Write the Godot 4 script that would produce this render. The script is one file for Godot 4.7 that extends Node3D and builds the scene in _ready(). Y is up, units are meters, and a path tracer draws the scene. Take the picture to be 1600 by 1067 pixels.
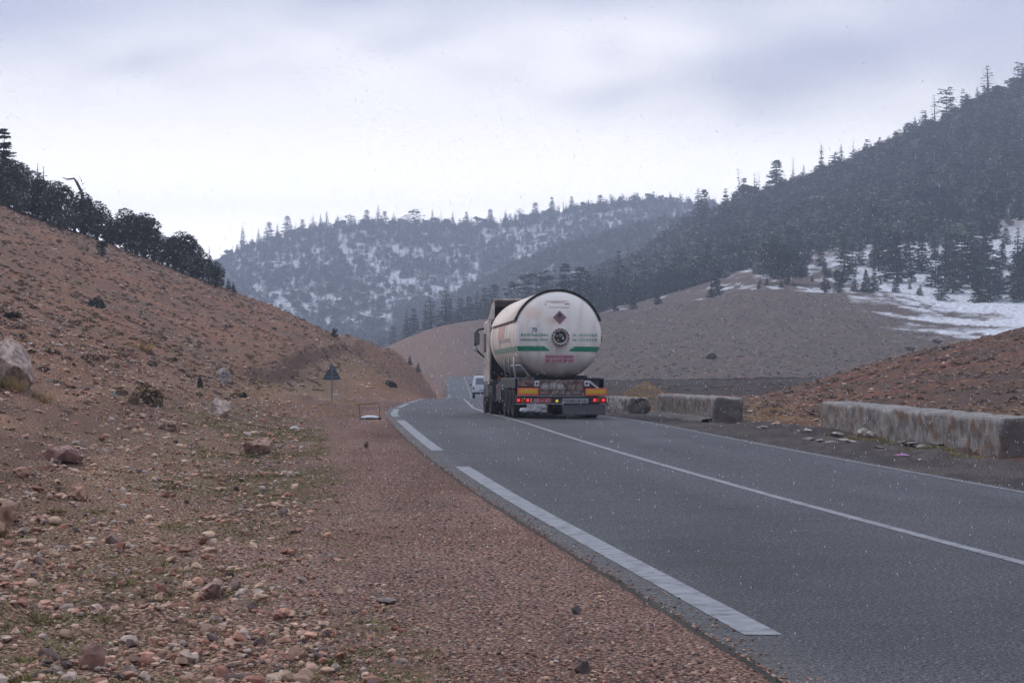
extends Node3D
# A wet mountain road with a gas tanker driving away, red scrub slopes, parapets, cedar forest and light snowfall.
# World: the camera stands at x = 0, z = 0, 1.6 m above the road and looks along -z. "d" is the distance ahead (-z).

const FOCAL := 3500.0
const HORIZON := 562.0
const EYE := 1.6
const HALF_ROAD := 3.38

var rng := RandomNumberGenerator.new()
var used := {}
var n_big := FastNoiseLite.new()
var n_mid := FastNoiseLite.new()
var n_fine := FastNoiseLite.new()
var n_patch := FastNoiseLite.new()
var road_x := PackedFloat32Array()
var road_e := PackedFloat32Array()
var lut_near := PackedFloat32Array()      # crest of the low scrub hill on the right
var lut_mid := PackedFloat32Array()       # smooth brown hill
var lut_right := PackedFloat32Array()     # forest mountain on the right
var lut_spur := PackedFloat32Array()      # spur behind it
var lut_far := PackedFloat32Array()       # far mountain
var lut_nose := PackedFloat32Array()      # how far the left hill reaches
var lut_floor := PackedFloat32Array()
var mats := {}


# ------------------------------------------------------------------ small helpers
func numbered(called: String) -> String:
	var n: int = used.get(called, 0)
	used[called] = n + 1
	return called if n == 0 else "%s_%03d" % [called, n]


func tag(o: Node, label: String, category: String, group := "") -> Node:
	o.set_meta("label", label)
	o.set_meta("category", category)
	if group != "":
		o.set_meta("group", group)
	return o


func thing(called: String, label: String, category: String, at := Vector3.ZERO, turn := 0.0, group := "") -> Node3D:
	var o := Node3D.new()
	o.name = numbered(called)
	add_child(o)
	o.position = at
	o.rotation.y = turn
	tag(o, label, category, group)
	return o


func node_of(mesh: Mesh, mat: Material, called: String, parent: Node = null) -> MeshInstance3D:
	var o := MeshInstance3D.new()
	o.mesh = mesh
	o.material_override = mat
	if parent == null:
		o.name = numbered(called)
		add_child(o)
	else:
		o.name = called
		parent.add_child(o, true)
	return o


func begin(flat := false) -> SurfaceTool:
	var st := SurfaceTool.new()
	st.begin(Mesh.PRIMITIVE_TRIANGLES)
	st.set_smooth_group(-1 if flat else 0)
	return st


func finish(st: SurfaceTool) -> ArrayMesh:
	st.generate_normals()
	return st.commit()


func build(st: SurfaceTool, called: String, mat: Material, parent: Node = null) -> MeshInstance3D:
	return node_of(finish(st), mat, called, parent)


func structure(o: Node) -> Node:
	o.set_meta("kind", "structure")
	return o


func stuff(o: Node) -> Node:
	o.set_meta("kind", "stuff")
	return o


func quad(st: SurfaceTool, a: Vector3, b: Vector3, c: Vector3, d: Vector3) -> void:  # clockwise as seen from the front
	st.add_vertex(a)
	st.add_vertex(b)
	st.add_vertex(c)
	st.add_vertex(a)
	st.add_vertex(c)
	st.add_vertex(d)


func tri_out(st: SurfaceTool, a: Vector3, b: Vector3, c: Vector3, inside: Vector3) -> void:
	var n := (b - a).cross(c - a)
	st.add_vertex(a)
	if n.dot((a + b + c) / 3.0 - inside) > 0.0:
		st.add_vertex(c)
		st.add_vertex(b)
	else:
		st.add_vertex(b)
		st.add_vertex(c)


func quad_out(st: SurfaceTool, a: Vector3, b: Vector3, c: Vector3, d: Vector3, inside: Vector3) -> void:
	tri_out(st, a, b, c, inside)
	tri_out(st, a, c, d, inside)


func box(st: SurfaceTool, at: Vector3, size: Vector3, bevel := 0.01, xf := Transform3D.IDENTITY) -> void:
	var h := size * 0.5
	var b: float = minf(bevel, minf(h.x, minf(h.y, h.z)) * 0.9)
	var mid := xf * at
	var p := func(sx: int, sy: int, sz: int, axis: int) -> Vector3:
		var v := Vector3(sx * (h.x - b), sy * (h.y - b), sz * (h.z - b))
		v[axis] += [sx, sy, sz][axis] * b
		return xf * (at + v)
	for axis in 3:
		var u := (axis + 1) % 3
		var w := (axis + 2) % 3
		for s in [-1, 1]:
			var c := []
			for k in [[-1, -1], [1, -1], [1, 1], [-1, 1]]:
				var g := [0, 0, 0]
				g[axis] = s
				g[u] = k[0]
				g[w] = k[1]
				c.append(p.call(g[0], g[1], g[2], axis))
			quad_out(st, c[0], c[1], c[2], c[3], mid)
		for s in [-1, 1]:
			for t in [-1, 1]:
				var g := [0, 0, 0]
				g[u] = s
				g[w] = t
				g[axis] = -1
				var a0: Vector3 = p.call(g[0], g[1], g[2], u)
				var b0: Vector3 = p.call(g[0], g[1], g[2], w)
				g[axis] = 1
				var a1: Vector3 = p.call(g[0], g[1], g[2], u)
				var b1: Vector3 = p.call(g[0], g[1], g[2], w)
				quad_out(st, a0, a1, b1, b0, mid)
	for sx in [-1, 1]:
		for sy in [-1, 1]:
			for sz in [-1, 1]:
				tri_out(st, p.call(sx, sy, sz, 0), p.call(sx, sy, sz, 1), p.call(sx, sy, sz, 2), mid)


func lathe(st: SurfaceTool, prof: Array, xf: Transform3D, n: int, from := 0.0, to := TAU) -> void:  # prof: Vector2(radius, height along local y), rising
	for i in prof.size() - 1:
		for j in n:
			var t0 := lerpf(from, to, float(j) / n)
			var t1 := lerpf(from, to, float(j + 1) / n)
			var p: Vector2 = prof[i]
			var q: Vector2 = prof[i + 1]
			var a := xf * Vector3(p.x * cos(t0), p.y, p.x * sin(t0))
			var b := xf * Vector3(p.x * cos(t1), p.y, p.x * sin(t1))
			var c := xf * Vector3(q.x * cos(t1), q.y, q.x * sin(t1))
			var d := xf * Vector3(q.x * cos(t0), q.y, q.x * sin(t0))
			if p.x > 1e-5:
				st.add_vertex(a)
				st.add_vertex(b)
				st.add_vertex(c)
			if q.x > 1e-5:
				st.add_vertex(a)
				st.add_vertex(c)
				st.add_vertex(d)


func tube(st: SurfaceTool, pts: Array, radii: Array, n := 6) -> void:
	var rings := []
	for i in pts.size():
		var dir: Vector3 = (pts[mini(i + 1, pts.size() - 1)] - pts[maxi(i - 1, 0)]).normalized()
		var side := dir.cross(Vector3(0.31, 0.17, 0.93)).normalized()
		var up := side.cross(dir)
		var ring := []
		for j in n:
			ring.append(pts[i] + (side * cos(TAU * j / n) + up * sin(TAU * j / n)) * radii[i])
		rings.append(ring)
	for i in pts.size() - 1:
		for j in n:
			var k := (j + 1) % n
			quad_out(st, rings[i][j], rings[i][k], rings[i + 1][k], rings[i + 1][j], (pts[i] + pts[i + 1]) * 0.5)
	for j in range(1, n - 1):
		tri_out(st, rings[0][0], rings[0][j], rings[0][j + 1], pts[1])
		var e := pts.size() - 1
		tri_out(st, rings[e][0], rings[e][j], rings[e][j + 1], pts[e - 1])


func lin(r: float, g: float, b: float) -> Color:   # a linear base colour for albedo_color
	return Color(r, g, b).linear_to_srgb()


func plain(key: String, c: Color, rough := 0.7, metal := 0.0) -> StandardMaterial3D:
	if not mats.has(key):
		var m := StandardMaterial3D.new()
		m.resource_name = key
		m.albedo_color = lin(c.r, c.g, c.b)
		m.roughness = rough
		m.metallic = metal
		mats[key] = m
	return mats[key]


func vcol(key: String, rough := 0.9) -> StandardMaterial3D:   # colours come from the vertices
	if not mats.has(key):
		var m := StandardMaterial3D.new()
		m.resource_name = key
		m.vertex_color_use_as_albedo = true
		m.roughness = rough
		m.metallic_specular = 0.25
		mats[key] = m
	return mats[key]


func noise_tex(kind: int, freq: float, seed_: int, lo: Color, hi: Color, size := 1024, octaves := 4, normal := false, bump := 4.0) -> NoiseTexture2D:
	var f := FastNoiseLite.new()
	f.noise_type = kind
	f.frequency = freq
	f.seed = seed_
	f.fractal_octaves = octaves
	if kind == FastNoiseLite.TYPE_CELLULAR:
		f.cellular_return_type = FastNoiseLite.RETURN_DISTANCE2_SUB
		f.fractal_type = FastNoiseLite.FRACTAL_NONE if octaves == 1 else FastNoiseLite.FRACTAL_FBM
	var t := NoiseTexture2D.new()
	t.width = size
	t.height = size
	t.seamless = true
	t.noise = f
	if normal:
		t.as_normal_map = true
		t.bump_strength = bump
	else:
		var g := Gradient.new()
		g.set_color(0, lo)
		g.set_color(1, hi)
		g.set_offset(0, 0.24)
		g.set_offset(1, 0.76)
		t.color_ramp = g
	return t


func surface(key: String, metres: float, lo: float, hi: float, freq: float, bump: float, rough := 0.95, kind := FastNoiseLite.TYPE_SIMPLEX_SMOOTH, seed_ := 3) -> StandardMaterial3D:   # vertex colour times a grain in world size
	var m := vcol(key, rough)
	m.albedo_texture = noise_tex(kind, freq, seed_, Color(lo, lo, lo), Color(hi, hi, hi), 1024, 5)
	m.normal_enabled = true
	m.normal_texture = noise_tex(kind, freq, seed_, Color.BLACK, Color.WHITE, 1024, 5, true, bump)
	m.uv1_triplanar = true
	m.uv1_world_triplanar = true
	m.uv1_scale = Vector3.ONE / metres
	return m


func table(pts: Array, lo: float, hi: float, step: float, soften := 2) -> PackedFloat32Array:
	var n := int((hi - lo) / step) + 1
	var out := PackedFloat32Array()
	out.resize(n)
	var k := 0
	for i in n:
		var t := lo + i * step
		while k < pts.size() - 2 and t > pts[k + 1].x:
			k += 1
		var a: Vector2 = pts[k]
		var b: Vector2 = pts[k + 1]
		out[i] = lerpf(a.y, b.y, clampf((t - a.x) / (b.x - a.x), 0.0, 1.0))
	for pass_ in soften:
		var copy := out.duplicate()
		for i in range(1, n - 1):
			out[i] = (copy[i - 1] + copy[i] * 2.0 + copy[i + 1]) * 0.25
	return out


func look(t: PackedFloat32Array, lo: float, step: float, v: float) -> float:
	var f := clampf((v - lo) / step, 0.0, t.size() - 1.001)
	var i := int(f)
	return lerpf(t[i], t[i + 1], f - i)


func smax(a: float, b: float, k: float) -> float:
	var h := maxf(k - absf(a - b), 0.0) / k
	return maxf(a, b) + h * h * k * 0.25


func smin(a: float, b: float, k: float) -> float:
	return -smax(-a, -b, k)


# ------------------------------------------------------------------ the lie of the land
func cx(d: float) -> float:
	return look(road_x, -60.0, 1.0, d)


func er(d: float) -> float:
	return look(road_e, -60.0, 1.0, d)


func ridge(y: float, dist: float) -> float:
	return EYE - (y - HORIZON) * dist / FOCAL


func height(x: float, d: float, bumps := true) -> float:
	var r := sqrt(x * x + d * d)
	var az := atan2(x, d)
	var ca := clampf(az, -0.75, 0.75)
	var p := 800.0 + FOCAL * tan(ca)
	var dd := r * cos(ca)
	var e0 := er(d)
	var c := cx(d)
	var e := 0.0
	if dd < 620.0:
		var ql := c - HALF_ROAD - x
		var qr := x - c - HALF_ROAD
		if ql > -0.4:
			e = e0 - 0.05 - 0.07 * smoothstep(1.6, 3.0, ql) + 0.06 * maxf(0.0, ql - 3.6)
			if d > 150.0:
				e = minf(e, e0 + 0.5)
			var foot := lerpf(7.2, 4.4, smoothstep(125.0, 180.0, dd)) + 1.6 * smoothstep(190.0, 235.0, dd) + 2.6 * exp(-pow((dd - 110.0) / 22.0, 2.0))
			var hp := 0.37 * (-x - foot)
			if x < -7.0:
				hp -= 0.55 * smoothstep(-12.9, -12.2, x) * smoothstep(-7.0, -9.5, x) * smoothstep(92.0, 108.0, dd) * smoothstep(190.0, 176.0, dd)
			hp = smin(hp, e0 + lerpf(0.8, 1.5, smoothstep(175.0, 200.0, dd)) * (ql - lerpf(0.8, 0.2, smoothstep(175.0, 200.0, dd))), lerpf(0.8, 2.0, smoothstep(175.0, 200.0, dd)))
			var t := maxf(0.0, dd - look(lut_nose, -2000.0, 10.0, p))
			hp -= 0.5 * t * t / (t + 8.0)
			hp = minf(hp, 26.0)
			e = smax(e, hp, 1.2)
		elif qr > -0.4:
			var floor_e := look(lut_floor, 0.0, 5.0, dd)
			e = lerpf(e0 - 0.06, floor_e, smoothstep(3.4, 8.0, qr))
			var top := ridge(look(lut_near, -2000.0, 10.0, p), 125.0)
			if top > floor_e and dd > 60.0:
				var up := clampf((dd - 72.0) / 53.0, 0.0, 1.0)
				var n := lerpf(floor_e, top, up)
				n -= 0.35 * maxf(0.0, dd - 125.0)
				e = smax(e, n, 0.5)
		else:
			e = e0 - 0.07
	else:
		e = -2.0
	if dd > 200.0:
		var fl := look(lut_floor, 0.0, 5.0, dd)
		var mid := fl
		if dd > 250.0:
			var back := 100.0 * smoothstep(960.0, 780.0, p)
			var from := 250.0 + back * 1.95
			var to := 430.0 + back * 1.3
			var top := ridge(look(lut_mid, -2000.0, 10.0, p), to)
			var t := clampf((dd - from) / (to - from), 0.0, 1.0)
			mid = lerpf(fl, maxf(top, fl), t * (0.75 + 0.25 * t))
			if dd > to:
				mid = maxf(top, fl) - 0.012 * (dd - to)
		var all := mid
		var start := lerpf(570.0, 440.0, smoothstep(860.0, 960.0, p))
		if dd > start:
			var base := mid
			var tr := ridge(look(lut_right, -2000.0, 10.0, p), 950.0)
			var t := clampf((dd - start) / (950.0 - start), 0.0, 1.0)
			var rr := lerpf(base, tr, t * (0.86 + 0.14 * t)) - 0.5 * maxf(0.0, dd - 950.0)
			all = maxf(all, rr)
		if dd > 1000.0:
			var t2 := ridge(look(lut_spur, -2000.0, 10.0, p), 1350.0)
			all = maxf(all, lerpf(0.0, t2, clampf((dd - 1000.0) / 350.0, 0.0, 1.0)) - 0.4 * maxf(0.0, dd - 1350.0))
			var t3 := ridge(look(lut_far, -2000.0, 10.0, p), 1900.0)
			all = smax(all, lerpf(0.0, t3, clampf((dd - 1150.0) / 750.0, 0.0, 1.0)) - 0.3 * maxf(0.0, dd - 1900.0), 8.0)
		if bumps and dd > 520.0:
			var amp := smoothstep(520.0, 800.0, dd) * 0.02 * maxf(0.0, all)
			all += amp * n_big.get_noise_2d(x * 0.012, d * 0.012) * 3.0
		var w := smoothstep(lerpf(200.0, 270.0, smoothstep(-5.0, -8.0, x) * smoothstep(400.0, 560.0, p)), lerpf(250.0, 320.0, smoothstep(-5.0, -8.0, x) * smoothstep(400.0, 560.0, p)), dd)
		var in_road := absf(x - c) < HALF_ROAD + 0.5 and d < 446.0
		if in_road:
			e = e0 - 0.07
		else:
			var out_of_road := smoothstep(0.5, 12.0, absf(x - c) - HALF_ROAD)
			if d < 446.0:
				all = lerpf(maxf(minf(all, e0 + 0.4), e0 - 0.2), all, out_of_road)
			e = lerpf(e, smax(e, all, 0.6), w) if dd < 620.0 else all
	e += 1.0 * exp(-pow((x - 5.6) / 1.0, 2.0) - pow((d - 95.0) / 5.0, 2.0))
	if bumps and dd < 460.0:
		var away := minf(absf(x - c) - HALF_ROAD, 6.0)
		if away > 0.0:
			var s := smoothstep(0.0, 5.0, away)
			e += n_mid.get_noise_2d(x, d) * (0.02 + 0.16 * s) * smoothstep(0.0, 0.8, away)
			e += n_fine.get_noise_2d(x, d) * (0.012 + 0.05 * s)
			if dd > 60.0:
				e += n_big.get_noise_2d(x * 0.4, d * 0.4) * 0.5 * s * smoothstep(60.0, 130.0, dd)
	return e


func ground(x: float, d: float) -> Vector3:
	return Vector3(x, height(x, d), -d)


func hit(p: float, y: float, from := 9.0, to := 1200.0) -> Vector3:   # where a line of sight first meets the land
	var d := from
	while d < to:
		var x := (p - 800.0) * d / FOCAL
		if height(x, d) >= EYE - (y - HORIZON) * d / FOCAL:
			return ground(x, d)
		d += maxf(0.1, d * 0.006)
	return ground((p - 800.0) * to / FOCAL, to)


func snow_at(x: float, d: float) -> float:
	var n := n_patch.get_noise_2d(x, d)
	if d > 1000.0:
		var m := 0.7 * n_patch.get_noise_2d(x * 1.3 + 900.0, d * 0.42) + 0.5 * n_mid.get_noise_2d(x * 0.5, d * 0.16) + 0.45 * n_patch.get_noise_2d(x * 0.25, d * 0.08 + 40.0)
		return smoothstep(0.02, 0.17, m)
	if d < 300.0:
		return 0.0
	var edge := smoothstep(67.0, 82.0, x + n * 26.0 + n_mid.get_noise_2d(x * 0.7, d * 0.25) * 8.0 - maxf(0.0, d - 470.0) * 0.06) * smoothstep(320.0, 350.0, d) * smoothstep(640.0, 520.0, d)
	var m2 := n_patch.get_noise_2d(x * 1.6 + 40.0, d * 0.5) + 0.5 * n_mid.get_noise_2d(x * 0.5, d * 0.2)
	var band := smoothstep(425.0, 450.0, d) * smoothstep(lerpf(0.32, 0.06, smoothstep(40.0, 75.0, x)), lerpf(0.55, 0.28, smoothstep(40.0, 75.0, x)), m2) * 0.9 * smoothstep(6.0, 16.0, x)
	if d > 600.0:
		band *= lerpf(1.0, 0.2, smoothstep(600.0, 700.0, d))
	return clampf(maxf(edge * smoothstep(-0.7, -0.35, m2), band), 0.0, 1.0)


func land_colour(x: float, d: float) -> Color:
	var r := sqrt(x * x + d * d)
	var c := cx(d)
	var ql := c - HALF_ROAD - x
	var qr := x - c - HALF_ROAD
	var a := n_mid.get_noise_2d(x * 0.35 + 50.0, d * 0.35)
	var b := n_patch.get_noise_2d(x * 4.0, d * 2.0)
	var f := n_fine.get_noise_2d(x * 1.3 + 300.0, d * 1.3)
	var col := Color(0.3, 0.19, 0.14)
	if r < 320.0:
		if ql > -1.0 and x < c:
			col = Color(0.46, 0.285, 0.225).lerp(Color(0.34, 0.195, 0.15), smoothstep(-0.3, 0.4, a))
			col = col.lerp(Color(0.43, 0.27, 0.18), smoothstep(2.0, 4.2, ql + b))
			col = col * (1.0 + 0.5 * n_patch.get_noise_2d(ql * 7.0, d * 0.7) + 0.3 * a)
			var green := maxf(exp(-pow((ql - 2.5 + b) / 0.8, 2.0)) * smoothstep(-0.45, 0.1, a + f * 0.5), smoothstep(2.0, 2.6, ql) * smoothstep(5.6, 3.6, ql + b) * smoothstep(0.0, 0.4, a + f * 0.5)) * smoothstep(75.0, 55.0, d)
			col = col.lerp(Color(0.215, 0.19, 0.095), green * 0.6)
			var hill := smoothstep(5.0, 9.0, ql + a)
			var hc := Color(0.55, 0.285, 0.175).lerp(Color(0.41, 0.25, 0.175), smoothstep(-0.3, 0.35, a + b * 0.6))
			hc = hc.lerp(Color(0.21, 0.115, 0.105), smoothstep(50.0, 36.0, d) * smoothstep(19.0, 24.0, d) * smoothstep(-0.25, 0.05, b + a * 0.5))
			hc = hc.lerp(Color(0.46, 0.30, 0.17), smoothstep(0.1, 0.4, b) * 0.4 * smoothstep(70.0, 95.0, d))
			col = col.lerp(hc, hill)
			var cut := smoothstep(115.0, 140.0, d) * smoothstep(9.0, 2.0, ql)
			col = col.lerp(Color(0.54, 0.28, 0.165), cut * 0.8)
			var bench := smoothstep(-13.1, -12.6, x) * smoothstep(-11.9, -12.3, x) * smoothstep(95.0, 110.0, d) * smoothstep(190.0, 176.0, d)
			col = col.lerp(Color(0.14, 0.075, 0.06), bench * 0.35)
			var terrace := smoothstep(-12.2, -11.6, x) * smoothstep(-7.5, -10.0, x) * smoothstep(95.0, 110.0, d) * smoothstep(190.0, 176.0, d)
			col = col.lerp(Color(0.50, 0.34, 0.2), terrace * 0.4)
		elif qr > -1.0 and x > c:
			col = Color(0.155, 0.13, 0.122).lerp(Color(0.225, 0.185, 0.165), smoothstep(-0.3, 0.4, a + f * 0.6))
			var beyond := smoothstep(3.0, 4.2, qr + b)
			col = col.lerp(Color(0.38, 0.25, 0.14).lerp(Color(0.30, 0.13, 0.09), smoothstep(-0.1, 0.3, a + b)), beyond)
			var scrub := smoothstep(72.0, 84.0, r) * smoothstep(3.0, 8.0, qr)
			var sc := Color(0.31, 0.17, 0.115).lerp(Color(0.22, 0.145, 0.115), smoothstep(-0.2, 0.35, a + b * 0.5))
			sc = sc.lerp(Color(0.38, 0.17, 0.115), smoothstep(0.15, 0.3, n_patch.get_noise_2d(x * 0.6, d * 5.0)) * 0.9)
			col = col.lerp(sc, scrub)
		else:
			col = Color(0.2, 0.14, 0.12)
	if r > 130.0:
		var far := Color(0.165, 0.12, 0.092).lerp(Color(0.125, 0.1, 0.082), smoothstep(-0.3, 0.3, b + a * 0.4))
		far = far.lerp(Color(0.29, 0.165, 0.105), smoothstep(10.0, -30.0, x) * smoothstep(240.0, 300.0, d) * 0.8)
		if d > 470.0:
			far = far.lerp(Color(0.25, 0.185, 0.165), smoothstep(470.0, 600.0, d) * smoothstep(0.0, 30.0, x + 60.0 - maxf(0.0, 620.0 - d)))
		if d > 1000.0:
			far = Color(0.3, 0.26, 0.25).lerp(Color(0.5, 0.5, 0.53), smoothstep(-0.2, 0.35, a + b))
		var dark := smoothstep(0.2, 0.35, n_patch.get_noise_2d(x * 0.8 + 200.0, d * 3.0)) * smoothstep(280.0, 240.0, d)
		far = far.lerp(Color(0.16, 0.09, 0.075), dark * 0.7)
		far = far.lerp(Color(0.8, 0.82, 0.86), snow_at(x, d))
		var w := smoothstep(130.0, 145.0, r) if x > c + 6.0 else smoothstep(285.0, 310.0, r)
		col = col.lerp(far, w)
	var grain := 1.0 + f * 0.25 + n_fine.get_noise_2d(x * 4.0, d * 2.0) * 0.15
	return Color(col.r * grain, col.g * grain, col.b * grain) if snow_at(x, d) < 0.5 else col


func lay_land() -> void:
	var px := []
	var p := -160.0
	while p <= 1760.0:
		px.append(atan((p - 800.0) / FOCAL))
		p += 4.0
	var step := 0.0016
	var right: float = px[-1]
	while right < PI:
		step *= 1.17
		right += step
		px.append(minf(right, PI))
	step = 0.0016
	var left: float = px[0]
	while left > -PI:
		step *= 1.17
		left -= step
		px.push_front(maxf(left, -PI))
	var rows := []
	var r := 1.5
	while r < 2900.0:
		rows.append(r)
		r += maxf(0.28, r * r / 1870.0) if r < 48.0 else 1.3 if r < 262.0 else 2.6 if r < 470.0 else 5.0 if r < 1150.0 else 8.0 if r < 2100.0 else 90.0
	var sheets := [["ground", 0.0, 262.0, surface("stony soil", 2.0, 0.25, 1.0, 0.045, 12.0)], ["hills", 262.0, 1150.0, surface("hill soil", 26.0, 0.72, 1.0, 0.02, 3.0, 0.95, FastNoiseLite.TYPE_SIMPLEX_SMOOTH, 8)], ["mountain", 1150.0, 3000.0, mats["hill soil"]]]
	for s in sheets:
		var verts := PackedVector3Array()
		var cols := PackedColorArray()
		var idx := PackedInt32Array()
		var count := 0
		for i in rows.size():
			var here: float = rows[i]
			if here < s[1] and i + 1 < rows.size() and rows[i + 1] <= s[1]:
				continue
			if here > s[2] and i > 0 and rows[i - 1] > s[2]:
				continue
			for a: float in px:
				var x: float = here * sin(a)
				var d: float = here * cos(a)
				verts.append(Vector3(x, height(x, d), -d))
				cols.append(land_colour(x, d))
			if count > 0:
				var w := px.size()
				var o := (count - 1) * w
				for j in w - 1:
					idx.append_array([o + j, o + w + j, o + w + j + 1, o + j, o + w + j + 1, o + j + 1])
			count += 1
		var arr := []
		arr.resize(Mesh.ARRAY_MAX)
		arr[Mesh.ARRAY_VERTEX] = verts
		arr[Mesh.ARRAY_COLOR] = cols
		arr[Mesh.ARRAY_INDEX] = idx
		var raw := ArrayMesh.new()
		raw.add_surface_from_arrays(Mesh.PRIMITIVE_TRIANGLES, arr)
		var st := SurfaceTool.new()
		st.create_from(raw, 0)
		st.generate_normals()
		structure(node_of(st.commit(), s[3], s[0]))


# ------------------------------------------------------------------ sky
func make_sky() -> PanoramaSkyMaterial:
	var w := 2048
	var h := 1024
	var img := Image.create(w, h, false, Image.FORMAT_RGBF)
	var n := FastNoiseLite.new()
	n.seed = 21
	n.frequency = 0.055
	n.fractal_octaves = 4
	var sheet := PackedFloat32Array()
	sheet.resize(w * h * 3)
	var blobs := [Vector4(-8.2, 7.1, 1.9, 0.75), Vector4(-3.1, 7.6, 2.9, 0.95), Vector4(-3.9, 8.7, 2.0, 0.6), Vector4(3.3, 7.0, 4.2, 0.8), Vector4(8.5, 8.0, 4.0, 0.4)]
	for j in h:
		var el := 90.0 - (j + 0.5) * 180.0 / h
		for i in w:
			var az := wrapf((i + 0.5) * 360.0 / w, -180.0, 180.0)
			var o := (j * w + i) * 3
			if el < -1.0:
				sheet[o] = 0.2
				sheet[o + 1] = 0.17
				sheet[o + 2] = 0.16
				continue
			var m := 0.0
			var up := 0.0
			if el < 40.0:
				m = n.get_noise_3d(az, el * 2.6, 0.0)
				up = el + m * 2.6 + maxf(0.0, cos(deg_to_rad(az - 60.0))) * 1.4 - 0.7
			else:
				m = n.get_noise_3d(sin(deg_to_rad(az)) * (90.0 - el), cos(deg_to_rad(az)) * (90.0 - el), 40.0)
				up = el
			var t := smoothstep(5.2, 10.6, up)
			var c := (Color(1.0, 0.975, 0.975) * lerpf(3.3, 1.3, smoothstep(2.0, 7.0, el)) * (1.0 + 0.24 * exp(-pow((az + 6.0) / 30.0, 2.0)))).lerp(Color(0.55, 0.6, 0.83), t)
			var z := smoothstep(12.0, 70.0, up)
			c = c.lerp(Color(0.86, 0.95, 1.16), z)
			if el < 14.0:
				for bl: Vector4 in blobs:
					var dx := (az - bl.x) / bl.z
					var dy := (el + m * 1.5 - bl.y) / (bl.z * 0.25)
					var g := exp(-dx * dx - dy * dy) * bl.w * smoothstep(-0.5, 0.2, m + 0.15)
					c = c.lerp(Color(0.5, 0.55, 0.78), clampf(g * 1.3, 0.0, 0.92))
			var k := 1.0 + m * 0.10 * smoothstep(6.0, 12.0, el)
			sheet[o] = c.r * k
			sheet[o + 1] = c.g * k
			sheet[o + 2] = c.b * k
	img = Image.create_from_data(w, h, false, Image.FORMAT_RGBF, sheet.to_byte_array())
	var m2 := PanoramaSkyMaterial.new()
	m2.panorama = ImageTexture.create_from_image(img)
	return m2


# ------------------------------------------------------------------ road
func road_sheet(called: String, mat: Material, from: float, to: float, left: float, right: float, lift: float, ragged := 0.0, across := 1, skirt := false) -> MeshInstance3D:
	var st := begin()
	var d := from
	var prev := []
	while true:
		var ring := []
		var c := cx(d)
		var l := left + ragged * n_fine.get_noise_2d(d * 3.0, 7.0)
		var r := right + ragged * n_fine.get_noise_2d(d * 3.0, 77.0)
		for k in across + 1:
			var q := lerpf(l, r, float(k) / across)
			ring.append(Vector3(c + q, er(d) + lift - 0.0032 * absf(q), -d))
		if skirt:
			ring.push_front(ring[0] + Vector3(-0.04 - 0.04 * n_fine.get_noise_2d(d * 9.0, 3.0), -0.12, 0))
			ring.append(ring[-1] + Vector3(0.07, -0.12, 0))
		if prev.size() > 0:
			for k in ring.size() - 1:
				var shades := []
				for v: Vector3 in [prev[k], ring[k], ring[k + 1], prev[k + 1]]:
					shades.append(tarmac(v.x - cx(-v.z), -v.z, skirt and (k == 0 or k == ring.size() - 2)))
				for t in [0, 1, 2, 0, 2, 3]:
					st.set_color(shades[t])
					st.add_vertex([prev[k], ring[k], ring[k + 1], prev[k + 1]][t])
		prev = ring
		if d >= to:
			break
		d = minf(to, d + (0.35 if d < 40.0 else 1.0 if d < 130.0 else 3.0))
	return build(st, called, mat)


func tarmac(q: float, d: float, rim: bool) -> Color:
	if rim:
		return Color(0.05, 0.048, 0.047)
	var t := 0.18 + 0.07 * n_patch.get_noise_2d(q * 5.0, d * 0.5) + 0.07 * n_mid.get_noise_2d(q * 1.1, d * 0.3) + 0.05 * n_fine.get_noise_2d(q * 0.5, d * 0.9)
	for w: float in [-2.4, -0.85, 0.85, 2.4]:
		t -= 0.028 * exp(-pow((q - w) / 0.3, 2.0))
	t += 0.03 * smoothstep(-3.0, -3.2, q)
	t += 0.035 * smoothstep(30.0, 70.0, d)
	return Color(t * 0.98, t, t * 1.06)


func paint_colour() -> Color:
	return Color(0.46, 0.47, 0.48)


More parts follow.
